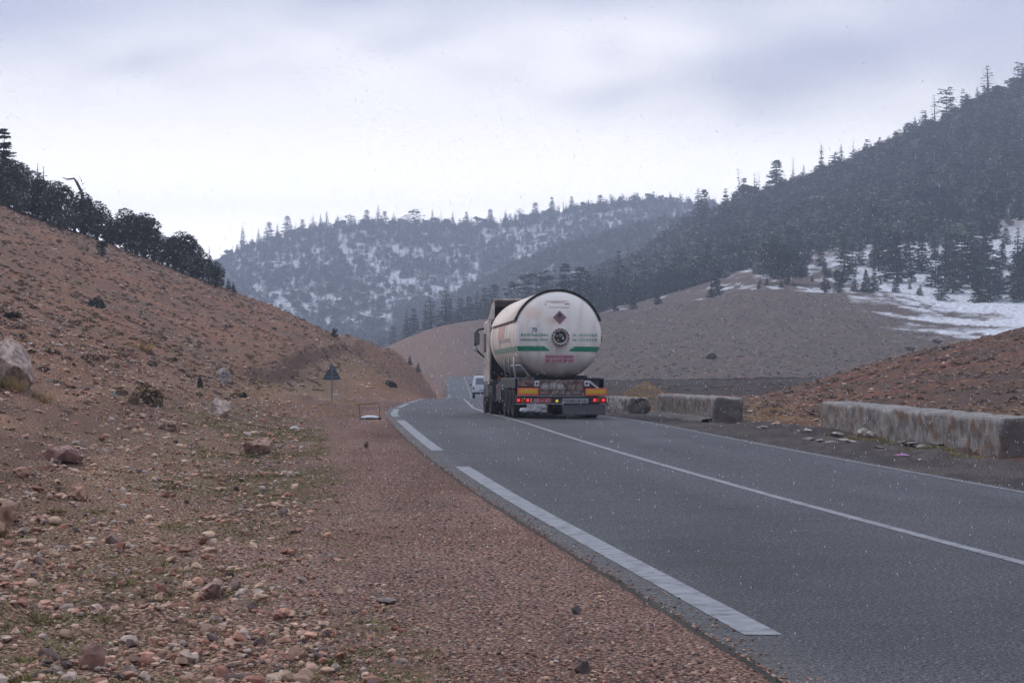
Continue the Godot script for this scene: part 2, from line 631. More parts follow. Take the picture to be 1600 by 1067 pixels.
func lay_road() -> void:
	var m := vcol("asphalt", 0.62)
	m.metallic_specular = 0.4
	m.albedo_texture = noise_tex(FastNoiseLite.TYPE_SIMPLEX_SMOOTH, 0.045, 4, Color(0.2, 0.2, 0.2), Color(1, 1, 1), 1024, 5)
	m.albedo_texture.color_ramp.add_point(0.5, Color(0.6, 0.6, 0.6))
	m.albedo_texture.color_ramp.add_point(0.66, Color(0.68, 0.68, 0.68))
	m.normal_enabled = true
	m.normal_texture = noise_tex(FastNoiseLite.TYPE_SIMPLEX_SMOOTH, 0.16, 4, Color.BLACK, Color.WHITE, 1024, 3, true, 7.0)
	m.normal_scale = 0.9
	m.uv1_triplanar = true
	m.uv1_world_triplanar = true
	m.uv1_scale = Vector3.ONE / 1.7
	structure(road_sheet("road", m, -40.0, 452.0, -HALF_ROAD, HALF_ROAD, 0.0, 0.035, 14, true))
	var p := plain("road paint", paint_colour(), 0.6)
	p.albedo_color = Color.WHITE
	p.albedo_texture = noise_tex(FastNoiseLite.TYPE_SIMPLEX_SMOOTH, 0.012, 6, Color(0.36, 0.36, 0.37), Color(0.52, 0.53, 0.54), 512, 5)
	p.albedo_texture.color_ramp.add_point(0.34, Color(0.44, 0.45, 0.46))
	p.uv1_triplanar = true
	p.uv1_world_triplanar = true
	p.uv1_scale = Vector3.ONE / 1.3
	var lines := [["centre_line", -40.0, 448.0, -0.06, 0.06], ["edge_line", -40.0, 448.0, HALF_ROAD - 0.17, HALF_ROAD - 0.1]]
	var d := -13.5
	while d < 330.0:
		lines.append(["edge_line", d, d + 20.6, -3.19, -2.97])
		d += 26.6
	for l in lines:
		structure(road_sheet(l[0], p, l[1], l[2], l[3], l[4], 0.004, 0.006))


# ------------------------------------------------------------------ trees and plants
func leaf(st: SurfaceTool, at: Vector3, size: float, flat_: float, c: Color) -> void:   # one small crooked clump of foliage
	var a := rng.randf() * TAU
	var u := Vector3(cos(a), rng.randf_range(-0.5, 0.5) * (1.0 - flat_), sin(a)) * size
	var v := Vector3(-sin(a), rng.randf_range(-1.0, 1.0) * (1.0 - flat_) + rng.randf_range(-0.15, 0.15), cos(a)) * size * rng.randf_range(0.5, 0.9)
	var p := [at - u * 0.5 - v * 0.3, at + v * 0.6 - u * 0.1, at + u * 0.6 + v * 0.1, at - v * 0.5 + u * 0.15]
	st.set_color(c)
	st.add_vertex(p[0])
	st.add_vertex(p[1])
	st.add_vertex(p[2])
	st.add_vertex(p[0])
	st.add_vertex(p[2])
	st.add_vertex(p[3])


func tone() -> Color:
	var t := rng.randf()
	var c := Color(0.055, 0.068, 0.05).lerp(Color(0.12, 0.13, 0.09), t * t)
	if rng.randf() < 0.08:
		c = Color(0.11, 0.095, 0.07)
	return c


func conifer_meshes(levels: int, per: int, sprays: int, wide: float, flat_top: float, bare: float, clump: float) -> Array:   # [trunk, crown], one unit tall
	var ts := begin()
	var st := begin(true)
	var lean := Vector3(rng.randf_range(-0.03, 0.03), 0, rng.randf_range(-0.03, 0.03))
	var tips := []
	for i in 6:
		tips.append(Vector3(lean.x * i * i / 25.0, i / 5.0 * 0.98, lean.z * i * i / 25.0))
	ts.set_color(Color(0.07, 0.055, 0.045))
	tube(ts, tips, [0.022, 0.018, 0.014, 0.01, 0.006, 0.002], 5)
	for l in levels:
		var y := lerpf(bare, 0.985, (l + rng.randf() * 0.6) / levels)
		var k := (y - bare) / (1.0 - bare)
		var reach := wide * lerpf(pow(1.0 - k, 0.9), sqrt(maxf(0.0, 1.0 - pow(k * 0.9, 3.0))), flat_top) * rng.randf_range(0.7, 1.12) + 0.012
		var turn := rng.randf() * TAU
		for b in per:
			if rng.randf() < 0.14:
				continue
			var a := turn + TAU * b / per + rng.randf_range(-0.3, 0.3)
			var len := reach * rng.randf_range(0.65, 1.1)
			var dir := Vector3(cos(a), 0, sin(a))
			var root := Vector3(lean.x * y * y, y, lean.z * y * y)
			var rise := rng.randf_range(-0.3, 0.2) + flat_top * 0.2
			tri_thin(ts, root, root + dir * len * 0.9 + Vector3(0, rise * len * 0.8, 0), 0.005)
			for s in sprays:
				var f := lerpf(0.2, 1.0, (s + rng.randf()) / sprays)
				var at := root + dir * len * f + Vector3(0, rise * len * f - 0.1 * len * f * f, 0)
				at += Vector3(-dir.z, 0, dir.x) * rng.randf_range(-0.28, 0.28) * len * f
				leaf(st, at, clump * rng.randf_range(0.9, 1.6) * (1.0 - 0.72 * k * (1.0 - flat_top)), 0.3, tone())
	return [finish(ts), finish(st)]


func tri_thin(st: SurfaceTool, a: Vector3, b: Vector3, r: float) -> void:
	var side := (b - a).cross(Vector3.UP).normalized() * r
	var up := Vector3(0, r, 0)
	quad_out(st, a + side, a + up, b, b, a - up)
	quad_out(st, a - side, a + up, b, b, a - up)
	quad_out(st, a - side, a + side, b, b, a + up)


func round_meshes(lobes: int, leaves: int, clump: float, low: float) -> Array:   # evergreen oak, one unit tall, crown nearly to the ground
	var ts := begin()
	var st := begin(true)
	ts.set_color(Color(0.06, 0.05, 0.042))
	tube(ts, [Vector3(0, -0.03, 0), Vector3(0.01, 0.2, 0.01), Vector3(0.0, 0.45, 0.02), Vector3(0.03, 0.7, 0)], [0.045, 0.035, 0.025, 0.01], 6)
	var centres := []
	for i in lobes:
		var a := TAU * i / lobes + rng.randf_range(-0.5, 0.5)
		var y := lerpf(low + 0.12, 0.78, rng.randf())
		var rr := rng.randf_range(0.12, 0.3) * (1.15 - y * 0.7)
		centres.append([Vector3(cos(a) * rr, y, sin(a) * rr), rng.randf_range(0.15, 0.24)])
		tube(ts, [Vector3(0.0, 0.25, 0.01), centres[-1][0] * Vector3(0.6, 0.8, 0.6), centres[-1][0]], [0.02, 0.012, 0.004], 4)
	centres.append([Vector3(0.02, 0.8, 0), 0.2])
	centres.append([Vector3(0, 0.45, 0), 0.3])
	for c in centres:
		var shade := rng.randf_range(0.75, 1.2)
		for i in int(leaves / float(centres.size())):
			var v := Vector3(rng.randfn(), rng.randfn(), rng.randfn()).normalized()
			var at: Vector3 = c[0] + v * c[1] * (0.55 + 0.5 * sqrt(rng.randf())) * Vector3(1.0, 0.9, 1.0)
			if at.y < low * rng.randf_range(0.6, 1.2):
				continue
			leaf(st, at, clump * rng.randf_range(0.6, 1.4), 0.2, tone() * shade * 1.35)
	return [finish(ts), finish(st)]


func tuft_mesh(blades: int, spread: float, tall: float, width: float, a: Color, b: Color) -> ArrayMesh:
	var st := begin(true)
	for i in blades:
		var ang := rng.randf() * TAU
		var rr := sqrt(rng.randf()) * spread
		var base := Vector3(cos(ang) * rr * 0.6, -0.02, sin(ang) * rr * 0.6)
		var h := tall * rng.randf_range(0.45, 1.0) * (1.0 - 0.45 * rr / maxf(spread, 0.01))
		var tip := base + Vector3(cos(ang) * rr * 0.7, h, sin(ang) * rr * 0.7) + Vector3(rng.randf_range(-0.1, 0.1), 0, rng.randf_range(-0.1, 0.1)) * tall
		var side := Vector3(cos(ang * 3.1), 0.0, sin(ang * 3.1)) * width
		st.set_color(a.lerp(b, rng.randf()))
		st.add_vertex(base - side)
		st.add_vertex(tip)
		st.add_vertex(base + side)
	return finish(st)


func cushion_mesh(n: int, size: float, a: Color, b: Color) -> ArrayMesh:   # a low dome of small clumps, one unit across
	var st := begin(true)
	for i in n:
		var v := Vector3(rng.randfn(), absf(rng.randfn()), rng.randfn()).normalized()
		var at := v * Vector3(0.5, 0.42, 0.5) * (0.6 + 0.4 * sqrt(rng.randf()))
		leaf(st, at, size * rng.randf_range(0.6, 1.5), 0.1, a.lerp(b, rng.randf()))
	return finish(st)


func rock_mesh(seed_: int, rings: int, segs: int, squash: float, cuts: int, rough := 0.16) -> ArrayMesh:   # an angular stone about one unit across
	var r := RandomNumberGenerator.new()
	r.seed = seed_
	var n := FastNoiseLite.new()
	n.seed = seed_
	n.frequency = 1.3
	var planes := []
	for i in cuts:
		planes.append([Vector3(r.randfn(), r.randfn() * 0.7, r.randfn()).normalized(), r.randf_range(0.2, 0.4)])
	var grid := []
	for i in rings + 1:
		var row := []
		for j in segs:
			var th := PI * i / rings
			var ph := TAU * (j + 0.5 * (i % 2)) / segs
			var v := Vector3(sin(th) * cos(ph), cos(th), sin(th) * sin(ph))
			var q := v * 0.5 * (1.0 + rough * 2.0 * n.get_noise_3dv(v * 1.6))
			for pl in planes:
				var over: float = q.dot(pl[0]) - pl[1]
				if over > 0.0:
					q -= pl[0] * over
			q.y *= squash
			row.append(q)
		grid.append(row)
	var st := begin(true)
	for i in rings:
		for j in segs:
			var k := (j + 1) % segs
			if i > 0:
				tri_out(st, grid[i][j], grid[i][k], grid[i + 1][j if i % 2 == 0 else k], Vector3.ZERO)
			if i < rings - 1:
				tri_out(st, grid[i + 1][j], grid[i + 1][k], grid[i][k if i % 2 == 0 else j], Vector3.ZERO)
	return finish(st)


func scatter(called: String, mesh: Mesh, mat: Material, places: Array, tints := []) -> MultiMeshInstance3D:   # what nobody would count
	var mm := MultiMesh.new()
	mm.transform_format = MultiMesh.TRANSFORM_3D
	mm.use_colors = tints.size() > 0
	mm.mesh = mesh
	mm.instance_count = places.size()
	for i in places.size():
		mm.set_instance_transform(i, places[i])
		if tints.size() > 0:
			mm.set_instance_color(i, tints[i])
	var o := MultiMeshInstance3D.new()
	o.multimesh = mm
	o.material_override = mat
	o.name = numbered(called)
	add_child(o)
	stuff(o)
	return o


func spot(at: Vector3, size: Vector3, tilt := 0.0) -> Transform3D:
	var b := Basis(Vector3.UP, rng.randf() * TAU)
	if tilt > 0.0:
		b = Basis(Vector3(rng.randfn(), 0, rng.randfn()).normalized(), rng.randf_range(-tilt, tilt)) * b
	return Transform3D(b.scaled_local(size), at)


# ------------------------------------------------------------------ the tanker
const TANK_R := 1.235
const TANK_Y := 2.33
const RIM := -0.9
const ALONG := Basis(Vector3(1, 0, 0), Vector3(0, 0, -1), Vector3(0, 1, 0))   # lathe axis runs forward


func dome(x: float, y: float) -> float:   # depth of the dished end at that place
	var k := clampf(Vector2(x, y - TANK_Y).length() / TANK_R, 0.0, 1.0)
	return RIM + 0.42 * pow(maxf(0.0, 1.0 - pow(k, 2.3)), 0.55)


func tank_colour(x: float, y: float, z: float) -> Color:
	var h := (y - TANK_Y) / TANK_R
	var c := Color(0.84, 0.79, 0.72)
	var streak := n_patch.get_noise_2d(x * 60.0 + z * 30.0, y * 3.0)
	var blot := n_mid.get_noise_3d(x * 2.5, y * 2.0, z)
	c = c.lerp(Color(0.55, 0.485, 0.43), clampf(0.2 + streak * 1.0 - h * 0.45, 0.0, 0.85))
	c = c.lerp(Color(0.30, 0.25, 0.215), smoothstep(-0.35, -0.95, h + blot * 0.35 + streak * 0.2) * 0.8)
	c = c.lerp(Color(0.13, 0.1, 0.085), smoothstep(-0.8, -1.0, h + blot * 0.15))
	if z > RIM - 0.05:
		var s := Vector2((x + 0.2) / 0.22, (y - 2.73) / 0.14).length()
		c = c.lerp(Color(0.66, 0.44, 0.30), smoothstep(1.3, 0.2, s + blot * 0.5) * 0.75)
		var s2 := Vector2((x + 0.75) / 0.4, (y - 2.95) / 0.2).length()
		c = c.lerp(Color(0.78, 0.58, 0.44), smoothstep(1.3, 0.2, s2 + blot * 0.4) * 0.6)
		if y < 2.1:
			c = c.lerp(Color(0.36, 0.31, 0.28), exp(-pow((x - 0.03) / 0.2, 2.0)) * 0.5 * smoothstep(1.4, 2.0, y))
	else:
		c = c.lerp(Color(0.6, 0.44, 0.34), 0.25 * smoothstep(-0.1, 0.3, blot))
	return c


func conform(arr: Array, wide: float, tall: float, at: Vector2, on: Callable) -> ArrayMesh:
	var v: PackedVector3Array = arr[Mesh.ARRAY_VERTEX]
	var lo := Vector3(1e9, 1e9, 0)
	var hi := Vector3(-1e9, -1e9, 0)
	for p in v:
		lo = lo.min(p)
		hi = hi.max(p)
	for i in v.size():
		var x := at.x + ((v[i].x - lo.x) / maxf(hi.x - lo.x, 1e-4) - 0.5) * wide
		var y := at.y + ((v[i].y - lo.y) / maxf(hi.y - lo.y, 1e-4) - 0.5) * tall
		v[i] = Vector3(x, y, on.call(x, y))
	var out := []
	out.resize(Mesh.ARRAY_MAX)
	out[Mesh.ARRAY_VERTEX] = v
	if arr[Mesh.ARRAY_INDEX] != null:
		out[Mesh.ARRAY_INDEX] = arr[Mesh.ARRAY_INDEX]
	var raw := ArrayMesh.new()
	raw.add_surface_from_arrays(Mesh.PRIMITIVE_TRIANGLES, out)
	var st := SurfaceTool.new()
	st.create_from(raw, 0)
	st.generate_normals()
	return st.commit()


func lettering(text: String, wide: float, tall: float, at: Vector2, mat: Material, parent: Node, on: Callable) -> void:
	var t := TextMesh.new()
	var f := SystemFont.new()
	f.font_names = PackedStringArray(["Droid Sans"])
	f.font_weight = 700
	t.font = f
	t.font_size = 48
	t.text = text
	t.depth = 0.0
	node_of(conform(t.get_mesh_arrays(), wide, tall, at, on), mat, "lettering", parent)


func patch(corners: Array, n: int, mat: Material, called: String, parent: Node, on: Callable) -> MeshInstance3D:   # a painted or stuck-on area that follows the surface; corners clockwise from the upper left
	var st := begin()
	for i in n:
		for j in n:
			var q := []
			for k in [[0, 0], [1, 0], [1, 1], [0, 1]]:
				var u := float(i + k[0]) / n
				var w := float(j + k[1]) / n
				var top: Vector2 = corners[0].lerp(corners[1], u)
				var p := top.lerp(corners[3].lerp(corners[2], u), w)
				q.append(Vector3(p.x, p.y, on.call(p.x, p.y)))
			quad(st, q[0], q[1], q[2], q[3])
	return build(st, called, mat, parent)


func rect(x0: float, x1: float, y0: float, y1: float) -> Array:
	return [Vector2(x0, y1), Vector2(x1, y1), Vector2(x1, y0), Vector2(x0, y0)]


func disc(st: SurfaceTool, at: Vector3, r: float, n := 20, inner := 0.0) -> void:   # faces +z
	for j in n:
		var a := TAU * j / n
		var b := TAU * (j + 1) / n
		var p := Vector3(cos(a), sin(a), 0)
		var q := Vector3(cos(b), sin(b), 0)
		if inner > 0.0:
			quad(st, at + p * inner, at + q * inner, at + q * r, at + p * r)
		else:
			st.add_vertex(at)
			st.add_vertex(at + q * r)
			st.add_vertex(at + p * r)


func wheel(parent: Node, at: Vector3, r: float, w: float, side: float) -> void:
	var holder := begin()
	var xf := Transform3D(Basis(Vector3(0, 1, 0), Vector3(-1, 0, 0), Vector3(0, 0, 1)), at)
	var h := w * 0.5
	lathe(holder, [Vector2(r * 0.56, -h), Vector2(r * 0.85, -h), Vector2(r * 0.97, -h * 0.85), Vector2(r, -h * 0.5), Vector2(r, h * 0.5), Vector2(r * 0.97, h * 0.85), Vector2(r * 0.85, h), Vector2(r * 0.56, h)], xf, 28)
	var t := build(holder, "wheel", plain("tyre rubber", Color(0.022, 0.021, 0.021), 0.85), parent)
	var rim := begin()
	lathe(rim, [Vector2(0.0, -h * 0.4), Vector2(r * 0.3, -h * 0.4), Vector2(r * 0.36, -h * 0.2), Vector2(r * 0.5, -h * 0.5), Vector2(r * 0.57, -h * 0.9), Vector2(r * 0.57, h * 0.9), Vector2(r * 0.5, h * 0.5), Vector2(r * 0.36, h * 0.2), Vector2(r * 0.3, h * 0.4), Vector2(0.0, h * 0.4)], xf, 20)
	build(rim, "rim", plain("dirty steel", Color(0.11, 0.1, 0.095), 0.6, 0.3), t)


func boxes(list: Array, called: String, mat: Material, parent: Node, bevel := 0.012) -> MeshInstance3D:
	var st := begin(true)
	for b in list:
		box(st, b[0], b[1], bevel)
	return build(st, called, mat, parent)


func slab(x0: float, x1: float, y0: float, y1: float, z: float, deep: float) -> Array:
	return [Vector3((x0 + x1) / 2, (y0 + y1) / 2, z - deep / 2), Vector3(x1 - x0, y1 - y0, deep)]


func glow(key: String, c: Color, e: float) -> StandardMaterial3D:
	var m := plain(key, c, 0.3)
	m.emission_enabled = true
	m.emission = lin(c.r, c.g, c.b)
	m.emission_energy_multiplier = e
	return m


func make_tanker() -> void:
	var d := 62.0
	var t := thing("tanker_truck", "cream gas tanker truck with green stripe seen from behind in the right lane", "truck", Vector3(1.36, er(d) + 0.004, -d), deg_to_rad(5.0))
	t.rotation.x = -0.009
	var dark := plain("dark chassis", Color(0.028, 0.028, 0.031), 0.7)
	var grimy := vcol("rusty brown plate", 0.85)
	grimy.vertex_color_use_as_albedo = false
	grimy.albedo_texture = noise_tex(FastNoiseLite.TYPE_SIMPLEX_SMOOTH, 0.02, 31, lin(0.10, 0.07, 0.06), lin(0.26, 0.19, 0.165), 256, 5)
	grimy.uv1_triplanar = true
	grimy.uv1_scale = Vector3.ONE * 1.1
	var grey := plain("worn grey paint", Color(0.22, 0.225, 0.235), 0.6)
	var white := plain("dull white paint", Color(0.5, 0.49, 0.48), 0.55)
	var cream := vcol("tank paint", 0.42)
	var green := plain("green paint", Color(0.012, 0.23, 0.125), 0.5)
	var green_text := plain("faded green lettering", Color(0.06, 0.28, 0.21), 0.6)
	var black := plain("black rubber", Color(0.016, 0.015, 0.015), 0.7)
	var on_dome := func(x: float, y: float) -> float: return dome(x, y) + 0.008
	var on_dome2 := func(x: float, y: float) -> float: return dome(x, y) + 0.014

	# the tank: barrel and dished ends in one skin
	var st := begin()
	var prof := []
	for i in 15:
		var k := 1.0 - i / 14.0
		var kk := 1.0 - pow(1.0 - k, 1.7) if k > 0.0 else 0.0
		prof.push_front(Vector2(TANK_R * kk, 0))
	var rings := []
	for p: Vector2 in prof:
		rings.append([p.x, dome(p.x, TANK_Y)])
	for i in range(1, 13):
		rings.append([TANK_R, RIM - 8.5 * i / 12.0])
	for p: Vector2 in [Vector2(0.95, 0.15), Vector2(0.75, 0.27), Vector2(0.4, 0.38), Vector2(0.0, 0.42)]:
		rings.append([TANK_R * p.x, RIM - 8.5 - p.y])
	var n := 96
	for i in rings.size() - 1:
		for j in n:
			var q := []
			for k in [[0, 0], [0, 1], [1, 1], [1, 0]]:
				var ring: Array = rings[i + k[0]]
				var a: float = TAU * (j + k[1]) / n
				q.append(Vector3(cos(a) * ring[0], TANK_Y + sin(a) * ring[0], ring[1]))
			for k in [0, 1, 2, 0, 2, 3]:
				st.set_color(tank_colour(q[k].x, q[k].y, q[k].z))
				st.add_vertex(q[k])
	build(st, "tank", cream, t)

	# sun shroud over the upper half
	var sh := begin()
	var a0 := deg_to_rad(19.0)
	var xf := Transform3D(ALONG, Vector3(0, TANK_Y, 0))
	sh.set_color(Color(0.72, 0.64, 0.56))
	lathe(sh, [Vector2(1.262, 0.86), Vector2(1.292, 0.86), Vector2(1.292, 9.2), Vector2(1.262, 9.2), Vector2(1.262, 0.86)], xf, 44, a0, PI - a0)
	var shroud := build(sh, "sun_shroud", cream, t)
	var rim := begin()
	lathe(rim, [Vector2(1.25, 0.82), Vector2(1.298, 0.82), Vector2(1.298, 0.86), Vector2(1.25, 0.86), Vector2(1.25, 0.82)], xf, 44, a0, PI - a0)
	build(rim, "shroud_gap_shade", black, shroud)  # black strip painted in for the shadow in the gap under the shroud
	var rust := begin()
	for s in [[a0 - 0.02, a0], [PI - a0, PI - a0 + 0.02]]:
		lathe(rust, [Vector2(1.25, 0.83), Vector2(1.3, 0.83), Vector2(1.3, 9.2), Vector2(1.25, 9.2)], xf, 1, s[0], s[1])
	build(rust, "rusty_lip", plain("rust", Color(0.14, 0.075, 0.045), 0.8), shroud)

	for z: float in [0.93, 3.4, 5.9, 8.4]:
		var seam := begin()
		lathe(seam, [Vector2(TANK_R + 0.001, z - 0.018), Vector2(TANK_R + 0.009, z), Vector2(TANK_R + 0.001, z + 0.018)], xf, 64)
		build(seam, "weld_seam", plain("grimy seam", Color(0.36, 0.3, 0.26), 0.6), t)
	# paint and plates on the end
	for s in [[Vector2(-1.2, 2.02), Vector2(-0.42, 2.02), Vector2(-0.25, 1.885), Vector2(-1.15, 1.885)], [Vector2(0.42, 2.01), Vector2(1.19, 2.0), Vector2(1.14, 1.86), Vector2(0.26, 1.875)]]:
		patch(s, 18, green, "green_stripe", t, on_dome)
	for side: float in [PI - asin(-0.255) , asin(-0.255)]:
		var sd := begin()
		var s0: float = side + (0.0 if side > 1.0 else -0.11)
		lathe(sd, [Vector2(TANK_R + 0.007, 0.9), Vector2(TANK_R + 0.007, 8.6)], xf, 4, s0, s0 + 0.11)
		build(sd, "side_stripe", plain("faded green", Color(0.24, 0.37, 0.29), 0.6), t)
	var logo := begin()
	lathe(logo, [Vector2(TANK_R + 0.008, 4.2), Vector2(TANK_R + 0.008, 6.4)], xf, 6, PI + 0.02, PI - 0.28)
	build(logo, "faded_side_emblem", plain("pale rose paint", Color(0.55, 0.36, 0.32), 0.7), t)
	var note := begin()
	for k in 3:
		lathe(note, [Vector2(TANK_R + 0.009, 2.2), Vector2(TANK_R + 0.009, 6.0)], xf, 1, PI + 0.05 + k * 0.03, PI + 0.062 + k * 0.03)
	build(note, "faded_side_lettering", plain("faded grey print", Color(0.32, 0.31, 0.36), 0.7), t)
	lettering("88 & 181 Route côtière", 0.74, 0.085, Vector2(-0.69, 2.335), green_text, t, on_dome)
	lettering("Mohammédia - Maroc", 0.74, 0.085, Vector2(-0.69, 2.205), green_text, t, on_dome)
	lettering("Tél : + 212 5 23 31 88 96", 0.72, 0.08, Vector2(0.74, 2.325), green_text, t, on_dome)
	lettering("Fax : + 212 5 23 31 61 80", 0.72, 0.08, Vector2(0.74, 2.195), green_text, t, on_dome)
	var plate := patch(rect(-0.80, -0.58, 2.40, 2.55), 4, plain("white sticker", Color(0.72, 0.72, 0.76), 0.5), "speed_sticker", t, on_dome)
	lettering("70", 0.15, 0.11, Vector2(-0.69, 2.475), plain("dark print", Color(0.025, 0.025, 0.04), 0.6), plate, on_dome2)
	var urgent := patch(rect(-0.39, 0.42, 1.55, 1.775), 8, plain("pale pink sticker", Color(0.56, 0.36, 0.39), 0.6), "emergency_sticker", t, on_dome)
	var red_text := plain("red print", Color(0.36, 0.045, 0.09), 0.6)
	lettering("Numéros d'urgence", 0.76, 0.1, Vector2(0.015, 1.715), red_text, urgent, on_dome2)
	lettering("05 63 61 25 24", 0.76, 0.075, Vector2(0.015, 1.61), red_text, urgent, on_dome2)
	var c := Vector2(0.02, 2.82)
	patch([c + Vector2(0, 0.2), c + Vector2(0.2, 0), c + Vector2(0, -0.2), c + Vector2(-0.2, 0)], 8, plain("pale border", Color(0.52, 0.42, 0.42), 0.6), "hazard_border", t, on_dome)
	var hz := patch([c + Vector2(0, 0.182), c + Vector2(0.182, 0), c + Vector2(0, -0.182), c + Vector2(-0.182, 0)], 8, plain("faded red diamond", Color(0.22, 0.115, 0.125), 0.6), "hazard_diamond", t, on_dome2)
	var on_dome3 := func(x: float, y: float) -> float: return dome(x, y) + 0.02
	var fl := begin()
	var flame := [Vector2(0, 0.15), Vector2(0.022, 0.1), Vector2(0.045, 0.075), Vector2(0.05, 0.035), Vector2(0.028, 0.0), Vector2(0.012, 0.03), Vector2(-0.012, 0.03), Vector2(-0.028, 0.0), Vector2(-0.05, 0.035), Vector2(-0.04, 0.07), Vector2(-0.02, 0.09)]
	for i in flame.size():
		var m3 := [c + Vector2(0, 0.05), c + flame[i], c + flame[(i + 1) % flame.size()]]
		for p: Vector2 in m3:
			fl.add_vertex(Vector3(p.x, p.y, on_dome3.call(p.x, p.y)))
	build(fl, "flame_symbol", plain("dark symbol", Color(0.02, 0.02, 0.035), 0.6), hz)
	patch(rect(-0.055, 0.055, 2.795, 2.81), 2, plain("dark symbol", Color(0.02, 0.02, 0.035)), "flame_base", hz, on_dome3)
	# worn-off crest near the top of the end
	var ghost := plain("worn orange paint", Color(0.58, 0.38, 0.30), 0.7)
	patch([Vector2(-0.36, 3.285), Vector2(0.3, 3.285), Vector2(0.27, 3.27), Vector2(-0.38, 3.265)], 6, ghost, "worn_emblem_line", t, on_dome)
	patch([Vector2(-0.22, 3.255), Vector2(0.2, 3.255), Vector2(0.17, 3.235), Vector2(-0.2, 3.235)], 6, plain("worn rose paint", Color(0.5, 0.36, 0.36), 0.7), "worn_emblem_line", t, on_dome)
	patch([Vector2(-0.3, 3.12), Vector2(0.32, 3.12), Vector2(0.28, 3.085), Vector2(-0.26, 3.1)], 6, plain("worn peach paint", Color(0.64, 0.5, 0.41), 0.7), "worn_emblem_line", t, on_dome)
	patch(rect(0.17, 0.31, 3.185, 3.215), 3, plain("worn green paint", Color(0.16, 0.24, 0.25), 0.7), "worn_emblem_mark", t, on_dome)
	patch(rect(-0.38, -0.36, 3.15, 3.22), 2, plain("worn green paint", Color(0.16, 0.24, 0.25)), "worn_emblem_mark", t, on_dome)

	# manway flange with its ring of bolts
	var fc := Vector3(0.03, 2.27, dome(0.03, 2.27))
	var fr := begin()
	var fx := Transform3D(Basis(Vector3(1, 0, 0), Vector3(0, 0, 1), Vector3(0, -1, 0)), fc)
	lathe(fr, [Vector2(0.255, -0.05), Vector2(0.255, 0.07), Vector2(0.247, 0.082), Vector2(0.178, 0.082), Vector2(0.17, 0.07), Vector2(0.17, -0.04), Vector2(0.0, -0.04)], fx, 32)
	var flange := build(fr, "manway_flange", plain("cream grey steel", Color(0.42, 0.37, 0.32), 0.6), t)
	for k in 16:
		var a := TAU * (k + 0.5) / 16
		var bs := begin(true)
		lathe(bs, [Vector2(0.021, 0.0), Vector2(0.021, 0.03), Vector2(0.0, 0.032)], Transform3D(fx.basis, fc + Vector3(cos(a) * 0.226, sin(a) * 0.226, 0.08)), 6)
		build(bs, "bolt", dark, flange)
	var pit := begin()
	disc(pit, fc + Vector3(0, 0, -0.0), 0.168, 24)
	build(pit, "manway_recess", plain("dark recess", Color(0.05, 0.05, 0.055), 0.6), flange)
	var gd := begin()
	lathe(gd, [Vector2(0.075, 0.0), Vector2(0.075, 0.05), Vector2(0.0, 0.055)], Transform3D(fx.basis, fc + Vector3(0.01, 0.03, 0)), 16)
	build(gd, "gauge", plain("dull steel", Color(0.2, 0.2, 0.22), 0.4, 0.4), flange)
	for v in [[Vector3(0.07, -0.05, 0), 0.03, "white"], [Vector3(-0.09, 0.02, 0), 0.028, "grey"], [Vector3(-0.06, -0.09, 0), 0.03, "tan"]]:
		var vs := begin()
		lathe(vs, [Vector2(v[1], 0.0), Vector2(v[1], 0.055), Vector2(0.0, 0.06)], Transform3D(fx.basis, fc + v[0]), 10)
		build(vs, "valve", white if v[2] == "white" else grey if v[2] == "grey" else plain("tan", Color(0.3, 0.23, 0.17)), flange)
	var side_lamp := begin(true)
	box(side_lamp, Vector3(1.26, 2.24, -1.1), Vector3(0.05, 0.14, 0.1), 0.01)
	build(side_lamp, "side_bracket", plain("dull red", Color(0.16, 0.03, 0.03), 0.5), t)

	# rear frame
	boxes([slab(-0.6, 0.646, 0.644, 1.07, 0.0, 0.05)], "rear_panel", grimy, t)
	for k in 3:
		var at := Vector3(-0.45 + k * 0.215, 0.9, 0.006)
		var ring := begin()
		disc(ring, at, 0.094, 24)
		var disk := build(ring, "speed_disc", plain("pale grey sticker", Color(0.40, 0.40, 0.39), 0.6), t)
		var inner := begin()
		disc(inner, at + Vector3(0, 0, 0.004), 0.08, 24)
		build(inner, "disc_face", plain("dirty disc", Color(0.16, 0.135, 0.125), 0.7), disk)
		lettering(["60", "70", "80"][k], 0.12, 0.1, Vector2(at.x, at.y), plain("pale print", Color(0.55, 0.54, 0.52), 0.6), disk, func(_x: float, _y: float) -> float: return 0.014)
	boxes([slab(0.0, 0.09, 0.66, 0.77, 0.04, 0.04)], "panel_catch", plain("dull steel", Color(0.2, 0.2, 0.22)), t)
	boxes([slab(-1.16, -0.75, 0.885, 1.13, -0.3, 0.03)], "mudguard_end", grimy, t)
	boxes([slab(-1.18, -0.73, 1.128, 1.142, -0.28, 0.05), slab(-1.18, -1.165, 0.885, 1.13, -0.28, 0.05), slab(-0.748, -0.733, 0.885, 1.13, -0.28, 0.05)], "mudguard_frame", grey, t, 0.003)
	for s in [[-0.735, -0.605], [0.65, 0.79]]:
		var br := boxes([slab(s[0], s[1], 0.89, 1.055, 0.01, 0.06)], "lamp_bracket", white, t)
		var mid: float = (s[0] + s[1]) / 2
		boxes([slab(mid - 0.032, mid + 0.032, 0.945, 1.01, 0.022, 0.03)], "marker_lamp", plain("dull maroon lens", Color(0.13, 0.03, 0.035), 0.35), br)
	var yellow := plain("yellow reflector", Color(0.62, 0.37, 0.015), 0.45)
